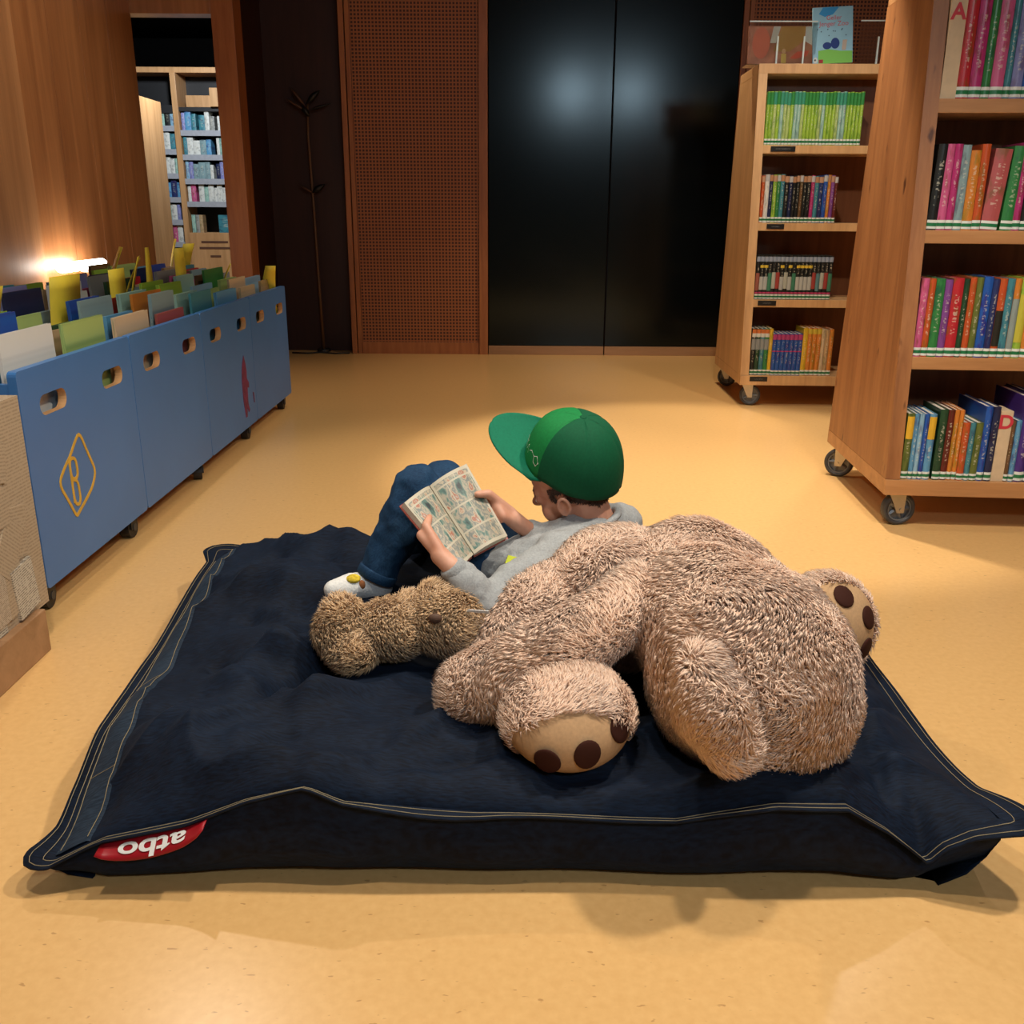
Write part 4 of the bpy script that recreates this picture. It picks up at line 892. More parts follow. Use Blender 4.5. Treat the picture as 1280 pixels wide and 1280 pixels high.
def bag_top(s, t):
    x = BCX + BHX * s * (1 - .035 * (1 - t * t)) + .065 * smoothstep(.2, -1., t) * smoothstep(-.45, -1., s) - .10 * smoothstep(.35, 1., t) * smoothstep(.3, 1., s); y = BCY + BHY * t * (1 - .02 * (1 - s * s)) - .10 * smoothstep(.2, 1., s) * smoothstep(.4, 1., t)
    zs = seam_z(s, t, x)
    e = np.clip((1 - np.abs(s) ** 4.5) * (1 - np.abs(t) ** 5), 0, 1) ** .62
    h = .068 + .055 * np.exp(-(((x + .50) / .26) ** 2 + ((y - 2.02) / .27) ** 2)) + .03 * np.exp(-(((x + .2) / .5) ** 2 + ((y - 2.22) / .14) ** 2)) + .025 * np.exp(-(((x - .66) / .10) ** 2 + ((y - 1.5) / .3) ** 2)) \
        - .035 * np.exp(-(((x - .35) / .28) ** 2 + ((y - 1.5) / .25) ** 2)) - .03 * np.exp(-(((x + .03) / .2) ** 2 + ((y - 1.75) / .2) ** 2)) + .02 * np.exp(-(((x + .55) / .2) ** 2 + ((y - 1.42) / .2) ** 2))
    z = zs + h * e
    for (x0, y0, x1, y1, amp, wd) in FOLDS:
        dx, dy = x1 - x0, y1 - y0; L2 = dx * dx + dy * dy
        q = np.clip(((x - x0) * dx + (y - y0) * dy) / L2, 0, 1); d = np.hypot(x - x0 - q * dx, y - y0 - q * dy)
        z = z + 2.2 * amp * np.exp(-(d / wd) ** 2) * np.sin(PI * np.clip(q, .08, .92)) * e
    return x, y, z
def bag_wrinkle(x, y):
    rg = (1 - abs(noise.noise((x * 5 + y * 2.5, y * 6 - x * 3, 7.7)))) ** 4
    return .022 * rg + .014 * noise.noise((x * 6, y * 9, 1.3)) + .010 * noise.noise((x * 17 + 4, y * 11, 5.1)) + .0032 * noise.noise((x * 40, y * 28, 2.2))
def bag_z(x, y):
    s = (x - BCX) / BHX; t = (y - BCY) / BHY
    return float(bag_top(np.array(s), np.array(t))[2])
bag = thing('floor_cushion', 'large dark navy denim floor cushion lying on the linoleum', 'bean bag', (0, 0, 0))
NS, NT = 170, 130
sv = np.sin(np.linspace(-1, 1, NS) * PI / 2 * .92) / math.sin(PI / 2 * .92); tv = np.sin(np.linspace(-1, 1, NT) * PI / 2 * .92) / math.sin(PI / 2 * .92)
bm = bmesh.new(); G = []
for j in range(NT):
    rowv = []
    for i in range(NS):
        s, t = sv[i], tv[j]; x, y, z = bag_top(np.array(s), np.array(t))
        e = (1 - abs(s) ** 8) * (1 - abs(t) ** 8)
        rowv.append(bm.verts.new((float(x), float(y), float(z) + bag_wrinkle(float(x), float(y)) * min(1, e * 2))))
    G.append(rowv)
for j in range(NT - 1):
    for i in range(NS - 1): bm.faces.new((G[j][i], G[j][i + 1], G[j + 1][i + 1], G[j + 1][i]))
border = [(G[0][i], 0) for i in range(NS)] + [(G[j][NS - 1], 1) for j in range(1, NT)] + [(G[NT - 1][i], 2) for i in range(NS - 2, -1, -1)] + [(G[j][0], 3) for j in range(NT - 2, 0, -1)]
SEAM = [b_[0].co.copy() for b_ in border]
cen = Vector((BCX, BCY, 0)); nb = len(SEAM)
def outn(i):
    a = SEAM[(i - 3) % nb]; c = SEAM[(i + 3) % nb]; d = (c - a); n = Vector((d.y, -d.x, 0)); return n.normalized()
OUT = [outn(i) for i in range(nb)]
prev = [b_[0] for b_ in border]
for (off, zf, wob) in ((.012, .72, .010), (.018, .42, .012), (.004, .16, .008), (-.030, 0.0, .0)):
    ring = []
    for i in range(nb):
        p = SEAM[i]; s_ = (p.x - BCX) / BHX; t_ = (p.y - BCY) / BHY; cornerness = max(0, (abs(s_) * abs(t_) - .80) / .2)
        o_ = off - .055 * cornerness * (1 - zf)
        wv = wob * noise.noise((p.x * 7, p.y * 7, zf * 3)) 
        ring.append(bm.verts.new((p.x + OUT[i].x * (o_ + wv), p.y + OUT[i].y * (o_ + wv), max(.0, p.z * zf + (0.001 if zf == 0 else 0)))))
    for i in range(nb):
        k = (i + 1) % nb; bm.faces.new((prev[k], prev[i], ring[i], ring[k]))
    prev = ring
bm.faces.new(list(reversed(prev)))
bmesh.ops.recalc_face_normals(bm, faces=bm.faces)
finish(bm, 'cover', M_denim, bag, True)
# hem flange round the seam, with two lines of stitching
def flange_w(i):
    p = SEAM[i]; s_ = (p.x - BCX) / BHX; t_ = (p.y - BCY) / BHY
    w_ = .022 + .010 * noise.noise((p.x * 4, p.y * 4, 9))
    c = max(0, (abs(s_) * abs(t_) - .82) / .18); return w_ + .030 * c
bm = bmesh.new(); R1 = []; R0 = []; R1b = []; R0b = []; FL = []
for i in range(nb):
    p = SEAM[i]; wd = flange_w(i); lift = .010 + .012 * noise.noise((p.x * 5, p.y * 5, 3))
    a = p + OUT[i] * -.004 + Vector((0, 0, .003)); b_ = p + OUT[i] * wd + Vector((0, 0, lift)); FL.append((a, b_))
    R0.append(bm.verts.new(a)); R1.append(bm.verts.new(b_)); R0b.append(bm.verts.new(a - Vector((0, 0, .005)))); R1b.append(bm.verts.new(b_ - Vector((0, 0, .004))))
for i in range(nb):
    k = (i + 1) % nb
    bm.faces.new((R0[i], R1[i], R1[k], R0[k])); bm.faces.new((R1[i], R1b[i], R1b[k], R1[k])); bm.faces.new((R1b[i], R0b[i], R0b[k], R1b[k]))
bmesh.ops.recalc_face_normals(bm, faces=bm.faces)
hem = finish(bm, 'hem', M_denim, bag, True)
for f_ in (.35, .80):
    bm = bmesh.new(); pts = [FL[i][0].lerp(FL[i][1], f_) + Vector((0, 0, .0008)) for i in range(nb)]
    add_tube(bm, pts + [pts[0]], .0006, 5, False); finish(bm, 'stitching', M_thread, hem)
# flat band sewn along the left edge of the top
def on_top(s, t, dz=.003):
    x, y, z = bag_top(np.array(float(s)), np.array(float(t))); x, y, z = float(x), float(y), float(z); e = (1 - abs(s) ** 8) * (1 - abs(t) ** 8)
    return Vector((x, y, z + bag_wrinkle(x, y) * min(1, e * 2) + dz))
bm = bmesh.new(); rows = []
for j in range(61):
    t = -.99 + 1.78 * j / 60
    rows.append([bm.verts.new(on_top(s, t, dz)) for s, dz in ((-.995, .004), (-.985, .005), (-.965, .005), (-.945, .005), (-.925, .004), (-.915, .0))])
for a, b_ in zip(rows, rows[1:]):
    for k in range(5): bm.faces.new((a[k], a[k + 1], b_[k + 1], b_[k]))
band = finish(bm, 'edge_band', mat_denim('denim_band', (0.010, 0.018, 0.032), (0.026, 0.044, 0.072)), bag, True)
for s_ in (-.988, -.925):
    bm = bmesh.new(); add_tube(bm, [on_top(s_, -.98 + 1.76 * j / 80, 0.0054) for j in range(81)], .0006, 5, False); finish(bm, 'stitching', M_thread, band)
for t_ in (-.78, -.30):
    bm = bmesh.new(); add_tube(bm, [on_top(-.988 + .063 * j / 8, t_, .0054) for j in range(9)], .0006, 5, False); finish(bm, 'stitching', M_thread, band)
# red brand tag in the front seam
bm = bmesh.new(); rows = []
NTG = 16
def tagp(q, w_):
    x = -.625 + .165 * q; zt = float(np.interp(x, _fx, _fz)); yb = BCY - BHY * (1 - .02 * (1 - ((x - BCX) / BHX) ** 2))
    sag = .022 * math.sin(PI * q) ** .8
    return Vector((x, yb - .012 - .030 * w_, zt + .004 - w_ * (.024 * math.sin(PI * q) ** .6 + .003)))
for i in range(NTG + 1): rows.append([bm.verts.new(tagp(i / NTG, w_ / 4)) for w_ in range(5)])
for a, b_ in zip(rows, rows[1:]):
    for k in range(4): bm.faces.new((a[k], a[k + 1], b_[k + 1], b_[k]))
rt = finish(bm, 'brand_tag', M_tag, bag, True); so = rt.modifiers.new('thick', 'SOLIDIFY'); so.thickness = .0015
rt['label'] = 'red satin tag with white lettering'
tx = text_mesh('atbo', .058, M_white, rt, 'lettering', .0004, .0012)
for v in tx.data.vertices:       # wrap the lettering, upside down, over the tag
    q = .50 - v.co.x / .165; w_ = .30 + v.co.y / .062; p = tagp(min(.97, max(.03, q)), min(1, max(0, w_))); n_ = Vector((0, -.7, .72)); v.co = p + n_ * (.0016 + v.co.z)

# ================================================================== GIANT TEDDY
import mathutils
bear = thing('giant_teddy_bear', 'huge beige plush teddy bear slumped face down on the denim cushion', 'teddy bear', (0.3, 1.5, 0.15))
BO = Vector((0.3, 1.5, 0.15)); bear.location = (.309, 1.545, .1245); bear.scale = (1.03, 1.03, 1.03)
def bl(p): return tuple(Vector(p) - BO)
def rot_to(d, up=(0, 0, 1)):
    z = Vector(d).normalized(); x = Vector(up).cross(z).normalized(); y = z.cross(x); return Matrix((x, y, z)).transposed()
def lump(co, no):
    return co + no * np.array([.006 * noise.noise((c[0] * 11, c[1] * 11, c[2] * 11)) + .003 * noise.noise((c[0] * 25, c[1] * 25, c[2] * 25)) for c in co])[:, None]
torso = blob('torso', [E_(bl((.385, 1.375, .296)), (.158, .165, .160)), E_(bl((.335, 1.47, .335)), (.125, .14, .12)), E_(bl((.440, 1.335, .258)), (.104, .11, .115)),
                       E_(bl((.340, 1.62, .318)), (.15, .14, .135)), E_(bl((.385, 1.57, .297)), (.125, .13, .125)), E_(bl((.205, 1.65, .305)), (.14, .12, .128))]
             + chain([(bl((.15, 1.645, .285)), .105), (bl((.05, 1.630, .262)), .080), (bl((.0, 1.585, .236)), .060), (bl((-.035, 1.545, .212)), .040)]), .009, 8, M_fur, bear, lump)
fur_mesh('fur', torso, 95000, .027, .0019, torso, M_fur, (-.25, -.3, -.8), .42, 30, seed=2)
arm = blob('arm', chain([(bl((.215, 1.500, .390)), .026), (bl((.165, 1.440, .350)), .046), (bl((.070, 1.405, .306)), .056), (bl((-.022, 1.388, .258)), .060), (bl((-.062, 1.395, .244)), .052)]), .007, 5, M_fur, bear, lump)
fur_mesh('fur', arm, 24000, .027, .0018, arm, M_fur, (-.8, -.2, -.5), .42, 34, seed=3)
tail = blob('tail', chain([(bl((.272, 1.205, .385)), .026), (bl((.285, 1.178, .335)), .044), (bl((.315, 1.178, .280)), .034)]), .006, 4, M_fur, bear)
fur_mesh('fur', tail, 11000, .026, .0018, tail, M_fur, (.2, -.2, -.9), .40, 34, seed=4)
def foot(c, axes, sole_dir, cut, rad, pads, seed, nfur):
    """plush foot: rounded end whose flat suede sole faces sole_dir"""
    c = Vector(c); sd = Vector(sole_dir).normalized()
    R = rot_to(sd)
    f = blob('foot', [E_(bl(c), rad, R)], .007, 3, M_fur, bear)
    sdn = np.array(sd); c0 = np.array(bl(c))
    fur_mesh('fur', f, int(nfur * 1.5), .023, .0018, f, M_fur, tuple(-sd * .3 + Vector((0, 0, -.2))), .6, 40, keep=lambda P: (P - c0) @ sdn < cut * rad[2] + .004, seed=seed)
    bm = bmesh.new(); bmesh.ops.create_uvsphere(bm, u_segments=40, v_segments=40, radius=1.0)
    bmesh.ops.delete(bm, geom=[v for v in bm.verts if v.co.z < cut - .05], context='VERTS')
    M4 = Matrix.Translation(bl(c)) @ R.to_4x4() @ Matrix.Diagonal((rad[0] * 1.02 + .004, rad[1] * 1.02 + .004, rad[2] * 1.03 + .004, 1))
    bm.transform(M4); finish(bm, 'sole', M_suede, f, True)
    for (a, b_, pr) in pads:
        d = Vector((a, b_, math.sqrt(max(.02, 1 - a * a - b_ * b_)))); P = M4 @ d
        nrm = (R @ Vector((d.x / rad[0], d.y / rad[1], d.z / rad[2]))).normalized()
        bm = bmesh.new(); add_ellipsoid(bm, P, (pr, pr * 1.12, .005), rot_to(nrm), 20, 10); finish(bm, 'toe_pad', M_pad, f, True)
    return f
foot((.090, 1.312, .243), None, (.10, -.78, -.36), .40, (.096, .062, .088), [(-.44, .10, .0215), (.14, .34, .0215), (.68, .48, .020)], 5, 12000)
foot((.608, 1.655, .247), None, (.30, -.85, .25), .42, (.088, .092, .066), [(.0, .62, .0205), (.52, .15, .0205), (.46, -.45, .020)], 6, 9000)
leg = blob('leg', chain([(bl((.50, 1.60, .25)), .075), (bl((.60, 1.72, .24)), .06)]), .008, 4, M_fur, bear); fur_mesh('fur', leg, 5000, .02, .002, leg, M_fur, (0, 0, -1), .5, 34, seed=8)

# small brown teddy
sm = thing('small_teddy_bear', 'small curly brown teddy bear lying in front of the reading child', 'teddy bear', (-.22, 1.60, .2)); SO_ = Vector((-.22, 1.60, .2))
def sl(p): return tuple(Vector(p) - SO_)
sb = blob('body', [E_(sl((-.318, 1.635, .235)), (.052, .05, .055)), E_(sl((-.322, 1.625, .275)), (.030, .03, .032)), E_(sl((-.300, 1.605, .212)), (.046, .04, .036)), E_(sl((-.225, 1.640, .240)), (.070, .052, .050)), E_(sl((-.195, 1.66, .278)), (.025, .025, .022))], .006, 4, M_fur_brown, sm)
fur_mesh('fur', sb, 9000, .019, .0018, sb, M_fur_brown, (-.2, -.2, -.3), .75, 60, seed=11)
sh = blob('head', [E_(sl((-.125, 1.645, .252)), (.068, .055, .060)), E_(sl((-.142, 1.66, .296)), (.032, .03, .025))], .006, 3, M_fur_brown, sm)
fur_mesh('fur', sh, 8000, .019, .0018, sh, M_fur_brown, (.1, -.2, -.3), .75, 60, seed=12)
bm = bmesh.new(); add_ellipsoid(bm, sl((-.140, 1.583, .286)), (.013, .008, .010)); finish(bm, 'nose', plain('nose_brown', (.10, .05, .03), rough=.7), sh, True)
bm = bmesh.new(); add_plate(bm, [(-.022, -.003), (.022, -.002), (.020, .006), (-.018, .004)], [], lambda u, v, w_: (u, w_, v), .0012); o = finish(bm, 'care_label', M_white, sm); o.location = sl((-.062, 1.60, .292)); o.rotation_euler = (.5, .1, 0)
#PART4
# ================================================================== READING CHILD
PO = Vector((0, 1.9, 0.17))
kid = thing('person', 'child in green cap, grey sweatshirt and jeans reclining and reading a comic', 'person', PO)
def kl(p): return tuple(Vector(p) - PO)
V_ = Vector
Hc = V_((.118, 1.925, .458))
def basis(f, u):
    f = V_(f).normalized(); u = V_(u); u = (u - f * u.dot(f)).normalized(); r = f.cross(u); return Matrix((r, f, u)).transposed()
HB = basis((-.84, .38, -.36), (-.25, -.1, .95)); CB = basis((-.93, .33, .22), (.22, -.36, .91))
def hp(r, f, u): return Hc + HB @ V_((r, f, u))
# --- open comic book geometry (held by both hands)
fT, fB = V_((-.168, 1.845, .467)), V_((-.074, 1.756, .351)); pA, pD = V_((-.213, 1.767, .452)), V_((-.101, 1.681, .346)); pB, pC = V_((-.096, 1.897, .498)), V_((-.009, 1.814, .368))
nL = (fB - fT).cross(pA - fT).normalized(); nL = nL if nL.y < 0 else -nL
nR = (pB - fT).cross(fB - fT).normalized(); nR = nR if nR.y < 0 else -nR
# --- hands
eN = (pD - pA).normalized(); inN = ((fT + fB) / 2 - (pA + pD) / 2).normalized(); gN = pA.lerp(pD, .56); wrN = V_((-.116, 1.678, .352))
eF = (pC - pB).normalized(); inF = ((fT + fB) / 2 - (pB + pC) / 2).normalized(); gF = pB.lerp(pC, .64); wrF = V_((.030, 1.893, .356))
def hand(g, e, inn, n, wr, sgn):
    out = -inn; parts = []
    palm = g + out * .016 - n * .006; kn = [palm + e * o_ for o_ in (-.024, -.008, .008, .022)]
    base = wr.lerp(palm, .25)
    for k in kn: parts += [C_(kl(base), .014, kl(k), .0105)]
    parts += [C_(kl(wr), .0185, kl(wr.lerp(palm, .5)), .019), C_(kl(kn[0]), .011, kl(kn[3]), .0105)]
    for k, L in zip(kn, (.040, .046, .042, .033)):     # fingers curl round the edge behind the book
        a = k - n * .010 + inn * L * .15; b_ = k - n * .024 + inn * L * .70; c = k - n * .022 + inn * L * 1.15
        parts += chain([(kl(k), .0085), (kl(a), .008), (kl(b_), .0072), (kl(c), .0062)])
    t0 = wr.lerp(palm, .45) + n * .008 - e * .012; t1 = g + n * .010 - e * .030 + out * .006; t2 = g + n * .011 - e * .040 + inn * .018
    parts += chain([(kl(t0), .012), (kl(t1), .0095), (kl(t2), .0075)])
    return parts
shN, elN = V_((.097, 1.815, .325)), V_((-.050, 1.685, .268)); shF, elF = V_((.240, 1.985, .335)), V_((.110, 1.985, .272))
hiN, hiF = V_((-.050, 1.900, .232)), V_((-.002, 1.985, .232)); knN, knF = V_((-.203, 1.945, .430)), V_((-.156, 2.025, .416)); anN, anF = V_((-.298, 1.905, .235)), V_((-.236, 2.130, .225))
neck0 = V_((.183, 1.915, .352))
S3 = lambda r, f, u: HB
head = [E_(kl(hp(0, -.010, .018)), (.068, .086, .082), HB), E_(kl(hp(0, .028, -.036)), (.052, .050, .062), HB), E_(kl(hp(0, .058, -.084)), (.022, .018, .016), HB), E_(kl(hp(.028, .044, -.048)), (.028, .026, .030), HB), E_(kl(hp(-.028, .044, -.048)), (.028, .026, .030), HB),
        E_(kl(hp(0, .086, -.030)), (.0105, .015, .012), HB), E_(kl(hp(0, .078, -.014)), (.008, .012, .022), HB), E_(kl(hp(0, .060, .002)), (.046, .015, .013), HB), E_(kl(hp(0, .072, -.060)), (.019, .010, .005), HB), E_(kl(hp(0, .070, -.070)), (.016, .010, .005), HB),
        E_(kl(hp(.028, .064, -.016)), (.014, .010, .009), HB), E_(kl(hp(-.028, .064, -.016)), (.014, .010, .009), HB),
        C_(kl(hp(0, -.022, -.045)), .043, kl(neck0), .044)]
def ear(sd):
    c = hp(sd * .071, -.004, -.030)
    def f(bm):
        pts = [c + HB @ V_((sd * (.005 + .005 * math.sin(a)), .0125 * math.cos(a) - .004 * math.sin(a), .0200 * math.sin(a))) for a in [math.radians(q) for q in range(-110, 250, 20)]]
        add_tube(bm, [kl(p) for p in pts], .0042, 8); add_ellipsoid(bm, kl(c - HB @ V_((sd * .005, 0, 0))), (.006, .012, .018), HB)
    return f
body = blob('body', head + [ear(1), ear(-1)] + chain([(kl((-.02, 1.885, .245)), .066), (kl((.045, 1.875, .268)), .068), (kl((.127, 1.885, .305)), .070), (kl(neck0), .048)]) + [C_(kl(shN), .040, kl(shF), .040)]
            + chain([(kl(shN), .034), (kl(elN), .027), (kl(wrN), .019)]) + chain([(kl(shF), .034), (kl(elF), .027), (kl(wrF), .019)])
            + chain([(kl(hiN), .060), (kl(knN), .042), (kl(anN), .030)]) + chain([(kl(hiF), .060), (kl(knF), .042), (kl(anF), .030)])
            + hand(gN, eN, inN, nL, wrN, 1) + hand(gF, eF, inF, nR, wrF, -1), .0036, 2, M_skin, kid)
for sd in (1, -1):
    bm = bmesh.new(); add_ellipsoid(bm, kl(hp(sd * .028, .0690, -.0185)), (.0085, .0075, .005), HB); e = finish(bm, 'eye', M_white, kid, True)
    bm = bmesh.new(); add_ellipsoid(bm, kl(hp(sd * .028, .0755, -.0200)), (.0042, .0020, .0040), HB); finish(bm, 'iris', plain('iris_dark', (.02, .012, .008), rough=.2), e, True)
    bm = bmesh.new(); add_tube(bm, [kl(hp(sd * (.014 + .026 * q), 0.0755 - .012 * q * q, .0015 + .004 * math.sin(q * 2.4))) for q in (0, .33, .66, 1)], [.0016, .0022, .002, .001], 6); finish(bm, 'eyebrow', M_hair, kid)
# hair below the cap: a shell lifted off the scalp, nape and temples
bm = bmesh.new(); bm.from_mesh(body.data); HBi = HB.transposed(); HL = V_(kl(Hc))
def hair_zone(co):
    r_, f_, u_ = HBi @ (co - HL); ar = abs(r_)
    if ar > .0745 or u_ > .014: return False
    if -.13 < f_ < -.012: return u_ > -.066 + max(0, (f_ + .055)) * .9
    return -.012 <= f_ < .024 and u_ > (-.004 if f_ < .010 else -.030 + (f_ - .010) * .8) and ar > .035
bmesh.ops.delete(bm, geom=[v for v in bm.verts if not hair_zone(v.co)], context='VERTS')
bm.normal_update()
for v in bm.verts: v.co += v.normal * (.0035 + .0012 * noise.noise(v.co * 220))
hair = finish(bm, 'hair', M_hair, kid, True); hair.data.materials.clear(); hair.data.materials.append(M_hair)
fur_mesh('hair_strands', hair, 5200, .008, .0009, hair, M_hair, tuple(HB @ V_((0, -.4, -1))), .15, 20, seed=15, keep=lambda P: ((P - np.array(HL)) @ np.array(HB))[:, 2] < .006)
def wrinkle(amp, sc):
    def f(co, no):
        d = np.array([noise.noise((c[0] * sc, c[1] * sc * 1.2, c[2] * sc * .8)) * amp + amp * .5 * noise.noise((c[0] * sc * 2.3 + 3, c[1] * sc * 2.1, c[2] * sc * 2.2)) for c in co]); return co + no * d[:, None]
    return f
shirt = blob('sweatshirt', chain([(kl((-.012, 1.885, .248)), .078), (kl((.045, 1.872, .268)), .082), (kl((.125, 1.882, .303)), .085), (kl((.178, 1.913, .338)), .060)]) + [C_(kl(shN), .052, kl(shF), .052), C_(kl((.03, 1.82, .262)), .055, kl((.06, 1.92, .268)), .055), C_(kl((.16, 1.885, .325)), .055, kl((.215, 1.965, .335)), .055)]
             + chain([(kl(shN), .050), (kl(shN.lerp(elN, .5)), .046), (kl(elN), .042), (kl(elN.lerp(wrN, .55)), .037), (kl(elN.lerp(wrN, .78)), .029)]) + chain([(kl(shF), .050), (kl(elF), .042), (kl(elF.lerp(wrF, .8)), .030)]), .005, 4, M_sweat, kid, wrinkle(.006, 26))
for el, wr in ((elN, wrN), (elF, wrF)):
    d = (wr - el).normalized(); a = el.lerp(wr, .74)
    bm = bmesh.new(); add_tube(bm, [kl(a), kl(a + d * .006), kl(a + d * .026), kl(a + d * .031)], [.025, .0275, .0265, .0235], 24); finish(bm, 'cuff', M_rib, shirt, True)
nd = (hp(0, -.022, -.045) - neck0).normalized(); Rn = rot_to(nd)
bm = bmesh.new()
add_tube(bm, [kl(neck0 + nd * .012 + Rn @ V_((.056 * math.cos(a), .054 * math.sin(a), .006 * math.sin(a)))) for a in [2 * PI * k / 36 for k in range(37)]], .0085, 8, False); finish(bm, 'collar', M_rib, shirt, True)
bm = bmesh.new(); add_plate(bm, [(-.012, -.008), (.013, -.010), (.014, .010), (-.008, .010)], [], lambda u, v, w_: (u, v, w_), .004)
o = finish(bm, 'yellow_print', plain('neon_yellow', (.62, .68, .03), rough=.6), shirt); o.location = kl((-.002, 1.800, .318)); o.rotation_euler = (1.0, .3, .2)
jeans = blob('jeans', [C_(kl(hiN), .076, kl(hiF), .076)] + chain([(kl(hiN), .076), (kl(hiN.lerp(knN, .5)), .064), (kl(knN), .053), (kl(knN.lerp(anN, .5)), .050), (kl(knN.lerp(anN, .88)), .043)]) + chain([(kl(hiF), .076), (kl(hiF.lerp(knF, .5)), .064), (kl(knF), .053), (kl(knF.lerp(anF, .5)), .050), (kl(knF.lerp(anF, .9)), .043)]), .0055, 4, M_jeans, kid, wrinkle(.006, 22))
for an, kn, hi in ((anN, knN, hiN), (anF, knF, hiF)):     # outseam and hem
    d = (an - kn).normalized(); h0 = kn.lerp(an, .90)
    bm = bmesh.new(); add_tube(bm, [kl(h0), kl(h0 + d * .004), kl(h0 + d * .020), kl(h0 + d * .023)], [.043, .0445, .0445, .041], 24); finish(bm, 'trouser_hem', M_jeans, jeans, True)
for an, toe, mat_ in ((anN, V_((-.380, 1.862, .226)), M_sock), (anF, V_((-.325, 2.155, .232)), M_sock)):
    heel = an + V_((.008, .006, -.022)); d = (toe - heel).normalized()
    sk = blob('sock', chain([(kl(an + V_((.012, .0, .035))), .031), (kl(an), .032), (kl(heel), .030)]) + chain([(kl(heel), .029), (kl(heel.lerp(toe, .5) + V_((0, 0, .006))), .030), (kl(toe - d * .02), .026), (kl(toe), .020)]), .004, 4, mat_, kid)
    sk['label'] = 'grey sock with white toe'
    bm = bmesh.new(); 
    sk2 = blob('sock_toe', chain([(kl(heel.lerp(toe, .62) + V_((0, 0, .005))), .030), (kl(toe - d * .018), .0275), (kl(toe + d * .002), .021)]), .004, 2, M_sockw, sk)
    bm = bmesh.new(); add_ellipsoid(bm, kl(heel.lerp(toe, .55) + V_((.0, -.014, .028))), (.016, .016, .009)); finish(bm, 'sock_print', M_sock_y, sk, True)
    bm = bmesh.new(); add_ellipsoid(bm, kl(heel.lerp(toe, .36) + V_((.0, -.025, .016))), (.009, .008, .012)); finish(bm, 'sock_print', plain('brown_knit', (.25, .09, .03), rough=.9), sk, True)
# cap
CC = Hc + V_((.014, .010, .027))
def cp(r, f, u): return kl(CC + CB @ V_((r, f, u)))
NTH, NPH = 96, 22
def crown(th, ph):
    a = math.cos(ph) ** .80; h = math.sin(ph) ** .95
    front = max(0, math.cos(th)); back = max(0, -math.cos(th))
    rf = .105 * (1 + .06 * front * math.sin(ph)); rs = .097
    seam = min(abs(((th + PI / 6 * 0) % (PI / 3)) - 0), abs(((th) % (PI / 3)) - PI / 3)); g = 1 - .020 * math.exp(-(seam / .045) ** 2)
    k = g * a
    z = .118 * h * (1 - .018 * math.exp(-(seam / .045) ** 2)) - .022 * (1 - h) * max(0, math.sin((PI - abs(PI - (th % (2 * PI)))) - PI * .42)) + .006 * front * math.sin(2 * ph)
    return (rs * k * math.sin(th), rf * k * math.cos(th), z)
bm = bmesh.new(); rings = []
for j in range(NPH):
    ph = PI / 2 * .985 * j / (NPH - 1)
    rings.append([bm.verts.new(cp(*crown(2 * PI * i / NTH, ph))) for i in range(NTH)])
for j in range(NPH - 1):
    for i in range(NTH): bm.faces.new((rings[j][i], rings[j][(i + 1) % NTH], rings[j + 1][(i + 1) % NTH], rings[j + 1][i]))
bm.faces.new(rings[-1])
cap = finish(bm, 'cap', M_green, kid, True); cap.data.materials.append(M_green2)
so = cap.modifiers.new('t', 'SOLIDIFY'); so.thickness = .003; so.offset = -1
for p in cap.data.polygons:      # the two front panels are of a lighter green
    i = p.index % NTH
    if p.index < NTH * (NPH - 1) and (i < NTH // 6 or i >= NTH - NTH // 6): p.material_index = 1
cap['label'] = 'green snapback cap'
bm = bmesh.new(); add_ellipsoid(bm, cp(0, 0, .119), (.008, .008, .005), CB); finish(bm, 'button', M_green, cap, True)
bm = bmesh.new(); rows = []
for j in range(13):
    q = j / 12; r_row = []
    for i in range(33):
        th = math.radians(-66 + 132 * i / 32); base = V_(crown(th, 0.05)); L = .094 * (math.cos(th * 1.30) ** .55 if abs(th * 1.30) < PI / 2 else 0)
        x = base.x * (1 + .02 * q); r_row.append(bm.verts.new(cp(x, base.y + L * q, base.z + .006 + .34 * L * q - 1.2 * (x * x) + .22 * x * (.3 + .7 * q))))
    rows.append(r_row)
for a, b_ in zip(rows, rows[1:]):
    for i in range(32): bm.faces.new((a[i], a[i + 1], b_[i + 1], b_[i]))
vis = finish(bm, 'visor', M_visor, cap, True); so = vis.modifiers.new('t', 'SOLIDIFY'); so.thickness = .0035
# embroidery on the front panels
def crown_pt(th, ph, off=.0015):
    p = V_(crown(th, ph)); n = V_((p.x / .086 ** 2, p.y / .1 ** 2, max(.0, p.z) / .118 ** 2)).normalized(); return cp(*(p + n * off))
emb = [[(.95, .16), (1.0, .24), (.93, .34), (.84, .30), (.86, .20), (.95, .17)], [(.84, .30), (.70, .34), (.62, .30)], [(.55, .22), (.50, .36), (.42, .24)], [(.34, .36), (.28, .22), (.18, .30), (.10, .36)], [(.02, .24), (-.08, .36), (-.2, .28), (-.3, .36)]]
for k, pts in enumerate(emb):
    bm = bmesh.new(); add_tube(bm, [crown_pt(-a, b_) for a, b_ in pts], .0019, 6); finish(bm, 'embroidery', M_white if k < 4 else plain('blue_thread', (.05, .12, .5)), cap, True)
# seam stitches down the side panels
for th0 in (PI / 3, 2 * PI / 3, PI, 4 * PI / 3, 5 * PI / 3):
    bm = bmesh.new(); add_tube(bm, [crown_pt(th0, PI / 2 * q, .0004) for q in np.linspace(.03, .96, 24)], .0009, 5); finish(bm, 'seam', plain('green_seam', (.001, .028, .012), rough=.8), cap)

